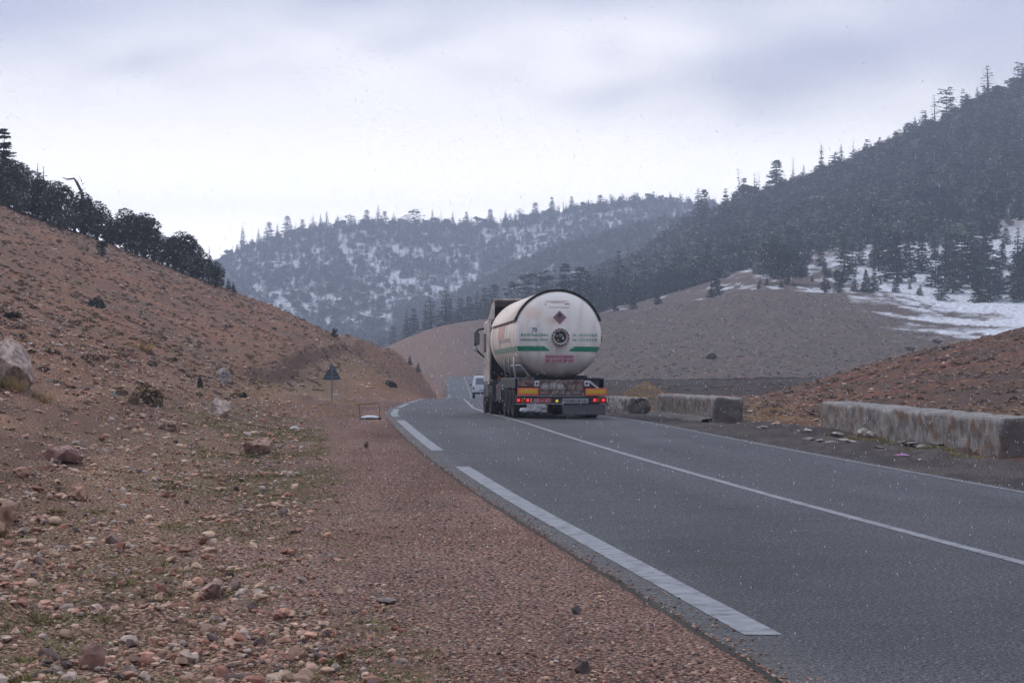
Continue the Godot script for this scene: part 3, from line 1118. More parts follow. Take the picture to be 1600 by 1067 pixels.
	for s in [[-1.215, -0.625, 0.645, 0.858], [0.665, 1.27, 0.632, 0.842]]:
		var pl := boxes([slab(s[0], s[1], s[2], s[3], 0.012, 0.025)], "reflector_plate", plain("orange red border", Color(0.66, 0.13, 0.07), 0.45), t, 0.006)
		boxes([slab(s[0] + 0.05, s[1] - 0.045, s[2] + 0.055, s[3] - 0.042, 0.02, 0.02)], "yellow_panel", yellow, pl, 0.004)
	boxes([slab(-0.61, 0.665, 0.615, 0.632, 0.015, 0.06), slab(-1.25, -0.6, 0.627, 0.64, 0.01, 0.06)], "light_rail", plain("pale alloy", Color(0.36, 0.36, 0.37), 0.5, 0.2), t, 0.004)
	boxes([slab(-1.26, 1.27, 0.425, 0.6, -0.02, 0.1)], "underrun_bar", dark, t)
	boxes([slab(-1.26, 0.03, 0.4, 0.42, 0.02, 0.1)], "bar_lip", plain("pale alloy", Color(0.36, 0.36, 0.37)), t, 0.004)
	var lens := plain("red lens", Color(0.28, 0.012, 0.014), 0.25)
	for s in [[-1.255, -0.84], [0.87, 1.268]]:
		var lamp := boxes([slab(s[0], s[1], 0.437, 0.572, 0.02, 0.05)], "tail_lamp", lens, t)
		var spots := [s[0] + 0.07, s[1] - 0.09]
		for x: float in spots:
			var g := begin()
			lathe(g, [Vector2(0.042, 0.0), Vector2(0.036, 0.012), Vector2(0.0, 0.016)], Transform3D(fx.basis, Vector3(x, 0.51, 0.02)), 12)
			build(g, "lit_bulb", glow("lit red lamp", Color(1.0, 0.05, 0.04), 0.55), lamp)
		boxes([slab((s[0] + s[1]) / 2 - 0.06, (s[0] + s[1]) / 2 - 0.01, 0.46, 0.55, 0.024, 0.02)], "amber_lens", plain("amber lens", Color(0.3, 0.13, 0.01), 0.3), lamp, 0.004)
	boxes([slab(-0.87, -0.82, 0.44, 0.57, 0.018, 0.05)], "lamp_edge", white, t)
	var hp := boxes([slab(-0.79, -0.27, 0.435, 0.57, 0.025, 0.02)], "red_plate", plain("red plate", Color(0.30, 0.045, 0.06), 0.5), t, 0.004)
	lettering("88 — 63", 0.42, 0.085, Vector2(-0.53, 0.503), plain("pale pink print", Color(0.55, 0.35, 0.35), 0.6), hp, func(_x: float, _y: float) -> float: return 0.033)
	var yl := begin()
	lathe(yl, [Vector2(0.04, 0.0), Vector2(0.034, 0.012), Vector2(0.0, 0.016)], Transform3D(fx.basis, Vector3(-0.115, 0.49, 0.012)), 12)
	build(yl, "yellow_lamp", glow("lit yellow lamp", Color(0.85, 0.68, 0.03), 0.35), t)
	var lp := boxes([slab(0.04, 0.76, 0.42, 0.565, 0.025, 0.02)], "licence_plate", plain("dirty plate", Color(0.26, 0.26, 0.27), 0.5), t, 0.004)
	lettering("71164 - B - 6", 0.6, 0.09, Vector2(0.38, 0.49), plain("faint print", Color(0.09, 0.09, 0.1), 0.6), lp, func(_x: float, _y: float) -> float: return 0.033)

	# mud flap with slanting ribs
	var flap := boxes([slab(0.03, 1.24, 0.10, 0.405, -0.02, 0.02)], "mud_flap", plain("grey rubber", Color(0.07, 0.07, 0.075), 0.8), t, 0.004)
	for k in 22:
		var x := 0.05 + k * 0.052
		var ribs := begin(true)
		box(ribs, Vector3.ZERO, Vector3(0.012, 0.27, 0.012), 0.003, Transform3D(Basis(Vector3(0, 0, 1), 0.5), Vector3(x + 0.03, 0.253, -0.016)))
		build(ribs, "rib", plain("pale grey rubber", Color(0.2, 0.2, 0.21), 0.8), flap)
	# snow packed under the frame
	var snow := begin()
	for k in 9:
		var s := rng.randf_range(0.06, 0.11)
		lathe(snow, [Vector2(0, -s * 0.6), Vector2(s * 0.9, -s * 0.3), Vector2(s, s * 0.2), Vector2(s * 0.6, s * 0.7), Vector2(0, s * 0.9)], Transform3D(Basis.IDENTITY, Vector3(-0.98 + k * 0.075, 0.21 + rng.randf_range(-0.015, 0.03) + (0.1 if k > 6 else 0.0), -1.0)), 8)
	build(snow, "packed_snow", plain("clean snow", Color(0.82, 0.84, 0.87), 0.7), t)
	boxes([slab(-1.05, -0.3, 0.1, 0.17, -0.96, 0.1)], "snowy_crossbar", dark, t)

	# chassis, axles, wheels
	for x: float in [-0.475, 0.475]:
		boxes([slab(x - 0.075, x + 0.075, 0.72, 1.02, -0.05, 10.8)], "chassis_beam", dark, t)
	for z: float in [-1.0, -4.4, -7.8]:
		boxes([slab(-0.85, 0.85, 0.98, 1.2, z, 0.5)], "tank_saddle", dark, t)
	boxes([slab(-0.75, 0.75, 0.42, 0.9, -1.35, 0.5)], "suspension_box", dark, t)
	boxes([slab(-0.6, 0.6, 0.4, 0.75, -5.2, 2.2)], "underbody", dark, t)
	for z: float in [-1.6, -2.95, -4.3]:
		for s: float in [-1.0, 1.0]:
			wheel(t, Vector3(s * 1.03, 0.5, z), 0.5, 0.38, s)
		var ax := begin()
		lathe(ax, [Vector2(0.07, -1.0), Vector2(0.07, 1.0)], Transform3D(Basis(Vector3(0, 1, 0), Vector3(-1, 0, 0), Vector3(0, 0, 1)), Vector3(0, 0.5, z)), 10)
		build(ax, "axle", dark, t)
	for s: float in [-1.0, 1.0]:
		wheel(t, Vector3(s * 0.86, 0.4, -9.0), 0.5, 0.3, s)
		wheel(t, Vector3(s * 1.14, 0.4, -9.0), 0.5, 0.28, s)
		wheel(t, Vector3(s * 1.05, 0.38, -12.3), 0.5, 0.32, s)
		var gl := plain("grimy dark plastic", Color(0.045, 0.048, 0.055), 0.7)
		boxes([slab(s * 1.02 - 0.22, s * 1.02 + 0.22, 1.08, 1.13, -0.34, 4.9), [Vector3(s * 1.235, 0.98, -2.8), Vector3(0.03, 0.28, 4.9)]], "mudguard", gl, t)
		boxes([slab(s * 1.0 - 0.26, s * 1.0 + 0.26, 1.02, 1.08, -8.3, 1.4), [Vector3(s * 1.0, 0.7, -8.28), Vector3(0.5, 0.66, 0.03)]], "drive_mudguard", gl, t)
		boxes([slab(s * 1.0 - 0.2, s * 1.0 + 0.2, 0.45, 0.95, -5.7, 1.7)], "side_locker", grey if s > 0 else gl, t)
	boxes([slab(0.82, 1.12, 0.87, 1.14, -0.4, 0.5)], "hose_box", plain("blue black box", Color(0.03, 0.034, 0.042), 0.6), t)
	var strut := begin(true)
	box(strut, Vector3.ZERO, Vector3(0.05, 0.38, 0.04), 0.005, Transform3D(Basis(Vector3(0, 0, 1), 0.9), Vector3(0.93, 0.93, -0.1)))
	build(strut, "stay", white, t)
	var tray := begin(true)
	box(tray, Vector3.ZERO, Vector3(0.22, 0.05, 3.4), 0.01, Transform3D(Basis(Vector3(0, 0, 1), -0.85), Vector3(-0.98, 1.42, -2.6)))
	box(tray, Vector3.ZERO, Vector3(0.05, 0.4, 0.06), 0.01, Transform3D(Basis(Vector3(0, 0, 1), 0.75), Vector3(-0.92, 1.32, -0.95)))
	build(tray, "hose_tray", plain("blue grey steel", Color(0.27, 0.28, 0.31), 0.5, 0.2), t)
	for k in 3:
		var ps := begin()
		tube(ps, [Vector3(-1.14, 1.15, -1.5 - k * 1.6), Vector3(-1.18, 1.5, -1.5 - k * 1.6), Vector3(-1.16, 1.72, -1.6 - k * 1.6)], [0.03, 0.03, 0.03], 8)
		build(ps, "drip_pipe", grey if k else white, t)
	# tractor tail lamp and bits at its back
	var tl := boxes([[Vector3(-1.12, 0.86, -7.9), Vector3(0.12, 0.14, 0.08)]], "side_tail_lamp", dark, t)
	var tb := begin()
	lathe(tb, [Vector2(0.055, 0.0), Vector2(0.045, 0.02), Vector2(0.0, 0.026)], Transform3D(fx.basis, Vector3(-1.12, 0.86, -7.855)), 12)
	build(tb, "lit_bulb", glow("lit red lamp", Color(1.0, 0.05, 0.04), 0.55), tl)
	boxes([[Vector3(-0.98, 0.98, -7.86), Vector3(0.24, 0.1, 0.05)]], "small_plate", plain("dirty plate", Color(0.26, 0.26, 0.27)), t)
	for k in 2:
		boxes([[Vector3(-1.08 + k * 0.16, 1.12 - k * 0.02, -7.7), Vector3(0.07, 0.12, 0.07)]], "orange_cap", plain("dull orange", Color(0.3, 0.08, 0.03), 0.5), t)

	# cab
	var cabw := vcol("cab paint", 0.45)
	cabw.vertex_color_use_as_albedo = false
	cabw.albedo_texture = noise_tex(FastNoiseLite.TYPE_SIMPLEX_SMOOTH, 0.012, 44, lin(0.34, 0.315, 0.29), lin(0.54, 0.52, 0.5), 256, 4)
	cabw.uv1_triplanar = true
	cabw.uv1_scale = Vector3.ONE * 0.6
	boxes([[Vector3(0, 1.98, -11.65), Vector3(2.42, 2.1, 2.1)]], "cab", cabw, t, 0.09)
	boxes([[Vector3(0, 0.75, -11.7), Vector3(2.4, 0.5, 2.0)]], "cab_base", plain("grey plastic", Color(0.09, 0.09, 0.095), 0.6), t, 0.05)
	boxes([[Vector3(0, 2.0, -10.58), Vector3(2.2, 1.9, 0.04)]], "cab_back", dark, t)
	for x: float in [-0.55, 0.55]:
		boxes([[Vector3(x, 2.55, -10.545), Vector3(0.6, 0.5, 0.02)]], "rear_window", plain("dark glass", Color(0.03, 0.035, 0.05), 0.15), t)
	boxes([[Vector3(0.0, 2.0, -12.71), Vector3(2.2, 0.9, 0.03)]], "windscreen", plain("dark glass", Color(0.03, 0.035, 0.05)), t)
	for s: float in [-1.0, 1.0]:
		boxes([[Vector3(s * 1.215, 2.0, -10.2), Vector3(0.04, 2.12, 0.78)], [Vector3(s * 1.19, 2.02, -10.0), Vector3(0.03, 1.9, 0.05)]], "side_fairing", cabw, t, 0.012)
		boxes([[Vector3(s * 1.218, 2.3, -11.9), Vector3(0.02, 0.62, 0.9)]], "door_window", plain("dark glass", Color(0.03, 0.035, 0.05)), t, 0.008)
		boxes([[Vector3(s * 1.218, 1.55, -11.9), Vector3(0.012, 0.06, 0.2)]], "door_handle", dark, t, 0.005)
		# roof fairing cheeks
		var ck := begin(true)
		var pts := [Vector3(s * 1.1, 3.03, -10.0), Vector3(s * 1.08, 3.66, -10.1), Vector3(s * 1.08, 3.62, -10.6), Vector3(s * 1.1, 3.03, -12.2)]
		var mid := Vector3(s * 1.06, 3.3, -10.8)
		var off := Vector3(-s * 0.05, 0, 0)
		quad_out(ck, pts[0], pts[1], pts[2], pts[3], mid)
		quad_out(ck, pts[0] + off, pts[1] + off, pts[2] + off, pts[3] + off, mid)
		for k in 4:
			quad_out(ck, pts[k], pts[(k + 1) % 4], pts[(k + 1) % 4] + off, pts[k] + off, mid)
		build(ck, "fairing_cheek", cabw, t)
		# mirrors
		var arm := begin()
		tube(arm, [Vector3(s * 1.2, 2.78, -12.35), Vector3(s * 1.4, 2.74, -12.3), Vector3(s * 1.5, 2.62, -12.25)], [0.03, 0.035, 0.035], 6)
		tube(arm, [Vector3(s * 1.2, 1.82, -12.35), Vector3(s * 1.36, 1.95, -12.3), Vector3(s * 1.5, 2.12, -12.25)], [0.03, 0.035, 0.035], 6)
		tube(arm, [Vector3(s * 1.5, 2.66, -12.25), Vector3(s * 1.52, 2.1, -12.25)], [0.03, 0.03], 6)
		var ma := build(arm, "mirror_arm", black, t)
		boxes([[Vector3(s * 1.46, 2.44, -12.2), Vector3(0.17, 0.42, 0.14)]], "mirror_housing", black, ma, 0.04)
		boxes([[Vector3(s * 1.46, 2.44, -12.126), Vector3(0.13, 0.37, 0.012)]], "mirror_glass", plain("mirror", Color(0.12, 0.13, 0.15), 0.08, 0.9), ma, 0.004)
		boxes([[Vector3(s * 1.5, 2.1, -12.2), Vector3(0.13, 0.16, 0.12)]], "lower_mirror", plain("bright alloy", Color(0.5, 0.52, 0.55), 0.3, 0.6), ma, 0.03)
	var top := begin(true)
	var ra := [Vector3(-1.1, 3.69, -10.0), Vector3(1.1, 3.69, -10.0), Vector3(1.1, 3.62, -10.75), Vector3(-1.1, 3.62, -10.75)]
	var rb := [Vector3(-1.1, 3.03, -12.3), Vector3(1.1, 3.03, -12.3)]
	var dn := Vector3(0, -0.05, 0)
	quad_out(top, ra[0], ra[1], ra[2], ra[3], Vector3(0, 3.4, -10.5))
	quad_out(top, ra[3], ra[2], rb[1], rb[0], Vector3(0, 2.5, -10.5))
	quad_out(top, ra[0] + dn, ra[1] + dn, ra[2] + dn, ra[3] + dn, Vector3(0, 4.5, -10.5))
	quad_out(top, ra[0], ra[1], ra[1] + dn, ra[0] + dn, Vector3(0, 3.6, -11))
	build(top, "roof_fairing", cabw, t)
	boxes([[Vector3(0, 3.2, -11.2), Vector3(2.0, 0.5, 0.05)]], "fairing_brace", dark, t)
	for k in 2:
		var hs := begin()
		tube(hs, [Vector3(-0.5 + k * 0.3, 1.3, -10.5), Vector3(-0.6 + k * 0.3, 1.5, -10.0), Vector3(-0.5 + k * 0.25, 1.25, -9.5)], [0.03, 0.03, 0.03], 6)
		build(hs, "air_hose", dark, t)


func make_van() -> void:
	var d := 171.0
	var t := thing("white_van", "small boxy white van ahead of the tanker, half hidden by it", "van", Vector3(-2.25, er(d) + 0.004, -d), deg_to_rad(0.6))
	var white := plain("van paint", Color(0.62, 0.63, 0.65), 0.4)
	var dark := plain("dark chassis", Color(0.028, 0.028, 0.031))
	var st := begin(true)
	var lo := [Vector2(-0.8, 0.0), Vector2(0.8, 0.0), Vector2(0.8, -3.9), Vector2(-0.8, -3.9)]
	var levels := [[0.34, 0.97, 0.0, 0.0], [0.6, 1.0, 0.03, 0.0], [1.0, 1.0, 0.02, 0.0], [1.66, 0.84, -0.28, 1.5], [1.76, 0.74, -0.36, 1.7]]
	var mid := Vector3(0, 1.0, -1.9)
	var rows := []
	for l in levels:
		var row := []
		for k in 4:
			row.append(Vector3(lo[k].x * l[1], l[0], lo[k].y + (l[2] if k < 2 else l[3])))
		rows.append(row)
	for i in rows.size() - 1:
		for k in 4:
			quad_out(st, rows[i][k], rows[i][(k + 1) % 4], rows[i + 1][(k + 1) % 4], rows[i + 1][k], mid)
	quad_out(st, rows[4][0], rows[4][1], rows[4][2], rows[4][3], mid)
	quad_out(st, rows[0][0], rows[0][1], rows[0][2], rows[0][3], mid)
	build(st, "body", white, t)
	var win := begin(true)
	quad(win, Vector3(-0.5, 1.56, -0.225), Vector3(0.5, 1.56, -0.225), Vector3(0.56, 1.06, -0.0), Vector3(-0.56, 1.06, -0.0))
	build(win, "rear_window", plain("grey glass", Color(0.1, 0.115, 0.14), 0.15), t)
	var rack := begin(true)
	box(rack, Vector3(0, 1.82, -1.3), Vector3(1.15, 0.06, 1.5), 0.02)
	build(rack, "roof_rack", dark, t)
	boxes([[Vector3(0, 0.42, 0.02), Vector3(1.56, 0.16, 0.12)]], "bumper", dark, t, 0.03)
	for s: float in [-1.0, 1.0]:
		wheel(t, Vector3(s * 0.68, 0.29, -0.7), 0.29, 0.17, s)
		wheel(t, Vector3(s * 0.68, 0.29, -3.1), 0.29, 0.17, s)
		boxes([[Vector3(s * 0.69, 0.78, 0.03), Vector3(0.12, 0.2, 0.04)]], "tail_lamp", plain("red lens", Color(0.28, 0.012, 0.014)), t, 0.008)
		boxes([[Vector3(s * 0.93, 1.05, -2.7), Vector3(0.14, 0.12, 0.08)]], "mirror", dark, t, 0.02)
	boxes([[Vector3(0.0, 0.66, 0.04), Vector3(0.5, 0.12, 0.02)]], "licence_plate", plain("blue grey plate", Color(0.3, 0.36, 0.5), 0.5), t, 0.004)


# ------------------------------------------------------------------ roadside things
func concrete_block(called: String, label: String, a: Vector3, b: Vector3, tall: float, thick: float, seed_: int, rough: float, footing: bool) -> Node3D:
	# a: near end of the road face, b: far end; a parapet of rough rubble concrete
	var t := thing(called, label, "parapet", a, 0.0)
	var run := b - a
	var len := run.length()
	var dir := run / len
	var out := Vector3(-dir.z, 0, dir.x)   # away from the road (to the right when looking ahead)
	if out.x < 0.0:
		out = -out
	var n := FastNoiseLite.new()
	n.seed = seed_
	n.frequency = 1.6
	n.fractal_octaves = 4
	var st := begin()
	var sub := 0.09
	var skin := func(u: float, v: float, w: float) -> Vector3:   # u along 0..len, v up, w out
		var e := 0.05
		var uu := u
		var vv := v
		var ww := w
		# soften the arrises
		var du := minf(u, len - u)
		var dv := tall - v
		var dw := minf(w, thick - w)
		var round_ := maxf(0.0, e - du) * maxf(0.0, e - dw) * 6.0 + maxf(0.0, e - dv) * maxf(0.0, e - dw) * 6.0 + maxf(0.0, e - dv) * maxf(0.0, e - du) * 6.0
		uu += round_ * (1.0 if u < len / 2 else -1.0)
		ww += round_ * (1.0 if w < thick / 2 else -1.0)
		vv -= round_ + rough * 0.14 * maxf(0.0, n.get_noise_2d(u * 0.5, w * 0.4 + 9.0)) * smoothstep(0.0, tall, v)
		var p: Vector3 = dir * uu + out * ww + Vector3(0, vv, 0)
		var g := n.get_noise_3d(u, v * 1.3, w)
		var g2 := n.get_noise_3d(u * 4.0, v * 4.0, w * 4.0)
		var push := (g * 0.045 + g2 * 0.022) * rough
		if w < 0.01:
			p += out * (push - 0.015 * smoothstep(0.25, 0.0, v))
		elif w > thick - 0.01:
			p -= out * push
		elif v > tall - 0.01:
			p.y -= absf(push) * 0.8
		else:
			p += dir * push
		return p
	var shade := func(u: float, v: float, w: float) -> Color:
		var c := Color(0.42, 0.405, 0.395)
		var s := n.get_noise_2d(u * 2.6, v * 1.3 + w)
		var m := n.get_noise_3d(u * 1.1 + 30.0, v * 2.0, w * 1.5)
		c = c.lerp(Color(0.2, 0.185, 0.18), smoothstep(-0.12, 0.25, m + s * 0.5) * 0.85)
		c = c.lerp(Color(0.6, 0.58, 0.565), smoothstep(0.08, 0.3, s) * 0.75)
		c = c.lerp(Color(0.32, 0.19, 0.12), smoothstep(0.14, 0.32, n.get_noise_3d(u * 1.3 + 80.0, v * 1.8, w)) * 0.85)
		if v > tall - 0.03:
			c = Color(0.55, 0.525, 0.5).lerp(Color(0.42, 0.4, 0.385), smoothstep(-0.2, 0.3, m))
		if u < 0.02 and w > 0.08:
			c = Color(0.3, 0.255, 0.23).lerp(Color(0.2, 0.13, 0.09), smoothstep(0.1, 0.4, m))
		var g := 1.0 + 0.3 * n.get_noise_3d(u * 9.0, v * 9.0, w * 9.0)
		return c * g * 0.86
	var faces := [
		[Vector3(0, -0.5, 0), Vector3(len, 0, 0), Vector3(0, tall + 0.5, 0)],
		[Vector3(0, tall, 0), Vector3(len, 0, 0), Vector3(0, 0, thick)],
		[Vector3(0, -0.5, thick), Vector3(len, 0, 0), Vector3(0, tall + 0.5, 0)],
		[Vector3(0, -0.5, 0), Vector3(0, 0, thick), Vector3(0, tall + 0.5, 0)],
		[Vector3(len, -0.5, 0), Vector3(0, 0, thick), Vector3(0, tall + 0.5, 0)]]
	var outward := [-out, Vector3.UP, out, -dir, dir]
	var side_no := -1
	for f in faces:
		side_no += 1
		var nu := maxi(1, int(f[1].length() / sub))
		var nv := maxi(1, int(f[2].length() / sub))
		for i in nu:
			for j in nv:
				var q := []
				var k := []
				for c in [[0, 0], [1, 0], [1, 1], [0, 1]]:
					var p: Vector3 = f[0] + f[1] * (float(i + c[0]) / nu) + f[2] * (float(j + c[1]) / nv)
					q.append(skin.call(p.x, p.y, p.z))
					k.append(shade.call(p.x, p.y, p.z))
				var nrm: Vector3 = (q[1] - q[0]).cross(q[2] - q[0])
				var flip: bool = nrm.dot(outward[side_no]) > 0.0
				for o in ([0, 2, 1, 0, 3, 2] if flip else [0, 1, 2, 0, 2, 3]):
					st.set_color(k[o])
					st.add_vertex(q[o])
	build(st, "wall_body", mats["rough concrete"], t)
	# stones that show in the worn face
	var tones := [Color(0.38, 0.36, 0.34), Color(0.29, 0.13, 0.07), Color(0.33, 0.28, 0.25), Color(0.34, 0.29, 0.25)]
	for i in int(len * 1.0):
		var u := rng.randf_range(0.3, len - 0.3)
		var v := rng.randf_range(0.12, tall - 0.1)
		var o := node_of(mats["_rocks"][i % 5], plain("bedded stone %d" % (i % 4), tones[i % 4], 0.9), "bedded_stone", t)
		o.position = skin.call(u, v, 0.0) - out * 0.004
		o.basis = Basis.looking_at(out, Vector3.UP) * Basis(Vector3(0, 0, 1), rng.randf() * TAU).scaled_local(Vector3(rng.randf_range(0.08, 0.17), rng.randf_range(0.1, 0.24), 0.03))
	if footing:
		var ft := begin()
		var m := 60
		for i in m:
			ft.set_color(Color(0.3, 0.28, 0.265) * (1.0 + 0.5 * n.get_noise_2d(i * 0.7, 4.0)))
			for j in 3:
				var q := []
				for c in [[0, 0], [1, 0], [1, 1], [0, 1]]:
					var u: float = lerpf(0.2, len, float(i + c[0]) / m)
					var k: int = j + c[1]
					var nn := n.get_noise_2d(u * 1.4, k * 3.0) * 0.07
					q.append(dir * u - out * [0.4, 0.3, 0.12, -0.05][k] + Vector3(0, [-0.25, 0.0, 0.06, 0.09][k] + nn * 1.2 + n.get_noise_2d(u * 6.0, k * 5.0) * 0.05, 0) - out * nn)
				quad_out(ft, q[0], q[1], q[2], q[3], (q[0] + q[2]) * 0.5 + out * 0.3 - Vector3(0, 0.4, 0))
		build(ft, "footing", mats["rough concrete"], t)
	return t


func make_sign() -> void:
	var at := ground(-9.02, 112.0)
	var t := thing("warning_sign", "triangular road warning sign on a grey post, seen from its dark back", "road sign", at, deg_to_rad(6.0))
	var back := plain("dull sign back", Color(0.055, 0.075, 0.085), 0.55, 0.2)
	var steel := plain("galvanised post", Color(0.17, 0.18, 0.2), 0.5, 0.4)
	var low := 0.6 - at.y
	var tall := 0.82
	var half := 0.46
	var st := begin(true)
	var f := []
	for k in 3:   # rounded corners
		var c: Vector2 = [Vector2(0, low + tall - 0.05), Vector2(half - 0.045, low + 0.03), Vector2(-half + 0.045, low + 0.03)][k]
		for j in 4:
			var a := deg_to_rad(150.0 - 120.0 * k - 40.0 * j)
			f.append(c + Vector2(cos(a), sin(a)) * 0.03)
	var mid := Vector3(0, low + tall * 0.4, 0)
	for i in f.size():
		var p: Vector2 = f[i]
		var q: Vector2 = f[(i + 1) % f.size()]
		tri_out(st, mid + Vector3(0, 0, 0.012), Vector3(p.x, p.y, 0.012), Vector3(q.x, q.y, 0.012), mid)
		tri_out(st, mid - Vector3(0, 0, 0.012), Vector3(p.x, p.y, -0.012), Vector3(q.x, q.y, -0.012), mid)
		quad_out(st, Vector3(p.x, p.y, 0.012), Vector3(q.x, q.y, 0.012), Vector3(q.x, q.y, -0.012), Vector3(p.x, p.y, -0.012), mid)
	build(st, "triangle_plate", back, t)
	var rim := begin(true)
	for i in f.size():
		var p := Vector3(f[i].x, f[i].y, 0.016)
		var q := Vector3(f[(i + 1) % f.size()].x, f[(i + 1) % f.size()].y, 0.016)
		tube(rim, [p, q], [0.014, 0.014], 5)
	build(rim, "folded_rim", plain("sign rim", Color(0.12, 0.14, 0.16), 0.5, 0.3), t)
	boxes([[Vector3(0, (low + tall) / 2 - 0.1, 0.05), Vector3(0.07, low + tall + 0.15, 0.045)]], "post", steel, t, 0.01)
	for h: float in [0.13, 0.52]:
		boxes([[Vector3(0, low + h, 0.025), Vector3(0.7 - h * 0.9, 0.045, 0.025)]], "bracket", steel, t, 0.006)


func make_frame() -> void:
	var at := ground(-4.02, 63.2)
	var t := thing("metal_frame", "thin dark metal frame standing on the gravel with a snow covered bottom bar", "frame", at, 0.06)
	var steel := plain("dark rusty steel", Color(0.03, 0.027, 0.027), 0.8)
	var lo := Vector3(-0.27, -0.02, 0)
	for s in [[Vector3(-0.26, -0.02, 0), Vector3(-0.3, 0.44, -0.05)], [Vector3(0.29, 0.0, 0), Vector3(0.27, 0.47, -0.05)]]:
		var st := begin()
		tube(st, s, [0.008, 0.008], 6)
		build(st, "upright", steel, t)
	var bar := begin()
	tube(bar, [Vector3(-0.36, 0.43, -0.05), Vector3(-0.3, 0.435, -0.05), Vector3(0.27, 0.47, -0.05)], [0.011, 0.008, 0.008], 6)
	build(bar, "top_rail", steel, t)
	var foot := begin()
	tube(foot, [Vector3(-0.29, 0.02, 0.02), Vector3(0.02, 0.05, 0.02), Vector3(0.33, 0.04, 0.02)], [0.03, 0.034, 0.03], 8)
	build(foot, "bottom_rail", steel, t)
	var snow := begin()
	var pts := []
	var rr := []
	for k in 9:
		pts.append(Vector3(-0.24 + k * 0.062, 0.065 + 0.02 * sin(k * 0.39), 0.025))
		rr.append([0.02, 0.035, 0.042, 0.044, 0.046, 0.044, 0.045, 0.04, 0.018][k])
	tube(snow, pts, rr, 8)
	build(snow, "snow_cover", plain("clean snow", Color(0.82, 0.84, 0.87), 0.7), t)


func rock_at(called: String, label: String, at: Vector3, size: Vector3, c: Color, seed_: int, turn := 0.0, group := "", squash := 1.0, cuts := 5) -> MeshInstance3D:
	var o := node_of(rock_mesh(seed_, 8, 11, squash, cuts + 3, 0.3), mats["_rock_mat"], called)
	o.material_override = rock_material(c)
	o.position = at + Vector3(0, size.y * 0.28, 0)
	o.basis = Basis(Vector3.UP, turn).scaled_local(size)
	tag(o, label, "boulder" if size.x > 0.5 else "stone", group)
	return o


func rock_material(c: Color) -> StandardMaterial3D:
	var key := "rock %.2f %.2f %.2f" % [c.r, c.g, c.b]
	if mats.has(key):
		return mats[key]
	var m := plain(key, c, 0.95)
	m.albedo_color = lin(minf(1.0, c.r * 1.5), minf(1.0, c.g * 1.5), minf(1.0, c.b * 1.5))
	m.albedo_texture = mats["_rock_grain"]
	m.normal_enabled = true
	m.normal_texture = mats["_rock_bumps"]
	m.uv1_triplanar = true
	m.uv1_world_triplanar = true
	m.uv1_scale = Vector3.ONE * 1.6
	return m


func plant_at(called: String, label: String, category: String, at: Vector3, size: Vector3, kit: Array, group := "") -> Node3D:   # kit: [trunk mesh or null, crown mesh, crown part name]
	var t := thing(called, label, category, at, rng.randf() * TAU, group)
	t.scale = size
	if kit[0] != null:
		node_of(kit[0], mats["bark"], "trunk", t)
	node_of(kit[1], mats["leaves"], kit[2], t)
	return t


func litter(called: String, label: String, category: String, at: Vector3, size: Vector3, c: Color, seed_: int) -> void:
	var r := RandomNumberGenerator.new()
	r.seed = seed_
	var st := begin(true)
	var m := 5
	var g := []
	for i in m + 1:
		for j in m + 1:
			var u := float(i) / m - 0.5
			var v := float(j) / m - 0.5
			g.append(Vector3(u * size.x * r.randf_range(0.8, 1.15), size.y * (r.randf() * 0.9 + 0.15) * (1.0 - 1.2 * maxf(absf(u), absf(v))), v * size.z * r.randf_range(0.8, 1.15)))
	for i in m:
		for j in m:
			var a := i * (m + 1) + j
			quad(st, g[a], g[a + m + 1], g[a + m + 2], g[a + 1])
	var o := build(st, called, plain(called + str(seed_), c, 0.6))
	o.position = at + Vector3(0, 0.01, 0)
	tag(o, label, category)


func band(p: float) -> String:
	return "far left" if p < 300 else "left of the truck" if p < 740 else "above the truck" if p < 950 else "above the second parapet" if p < 1200 else "above the nearest parapet" if p < 1420 else "towards the right edge"


func px_of(v: Vector3) -> float:
	return 800.0 + FOCAL * v.x / -v.z


func py_of(v: Vector3) -> float:
	return HORIZON - FOCAL * (v.y - EYE) / -v.z


func _ready() -> void:
	rng.seed = 7
	# camera
	var cam := Camera3D.new()
	cam.name = "camera"
	cam.position = Vector3(0, EYE, 0)
	cam.rotation.x = atan((HORIZON - 533.5) / FOCAL)
	cam.fov = rad_to_deg(2.0 * atan(533.5 / FOCAL))
	cam.near = 0.2
	cam.far = 6000.0
	cam.current = true
	add_child(cam)
	# sky, air, exposure
	var env := Environment.new()
	env.background_mode = Environment.BG_SKY
	env.sky = Sky.new()
	env.sky.sky_material = make_sky()
	env.background_energy_multiplier = 1.0
	env.tonemap_mode = Environment.TONE_MAPPER_LINEAR
	env.tonemap_exposure = 1.18
	env.ssao_enabled = true
	env.ssil_enabled = true
	env.sdfgi_enabled = true
	env.fog_enabled = true
	env.fog_density = 0.00056
	env.fog_light_color = Color(0.87, 0.92, 1.0)
	var we := WorldEnvironment.new()
	we.name = "environment"
	we.environment = env
	add_child(we)
	var sun := DirectionalLight3D.new()
	sun.name = "sun"
	sun.light_energy = 0.42
	sun.light_angular_distance = 16.0
	sun.light_color = Color(1.0, 0.95, 0.9)
	sun.shadow_enabled = true
	sun.rotation_degrees = Vector3(-40, -128, 0)
	add_child(sun)

	setup_land()
	lay_land()
	lay_road()
	setup_kits()
	parapets()
	make_tanker()
	make_van()
	make_sign()
	make_frame()
	left_side()
	trees()
	right_side()
	ground_cover()
	snowfall()


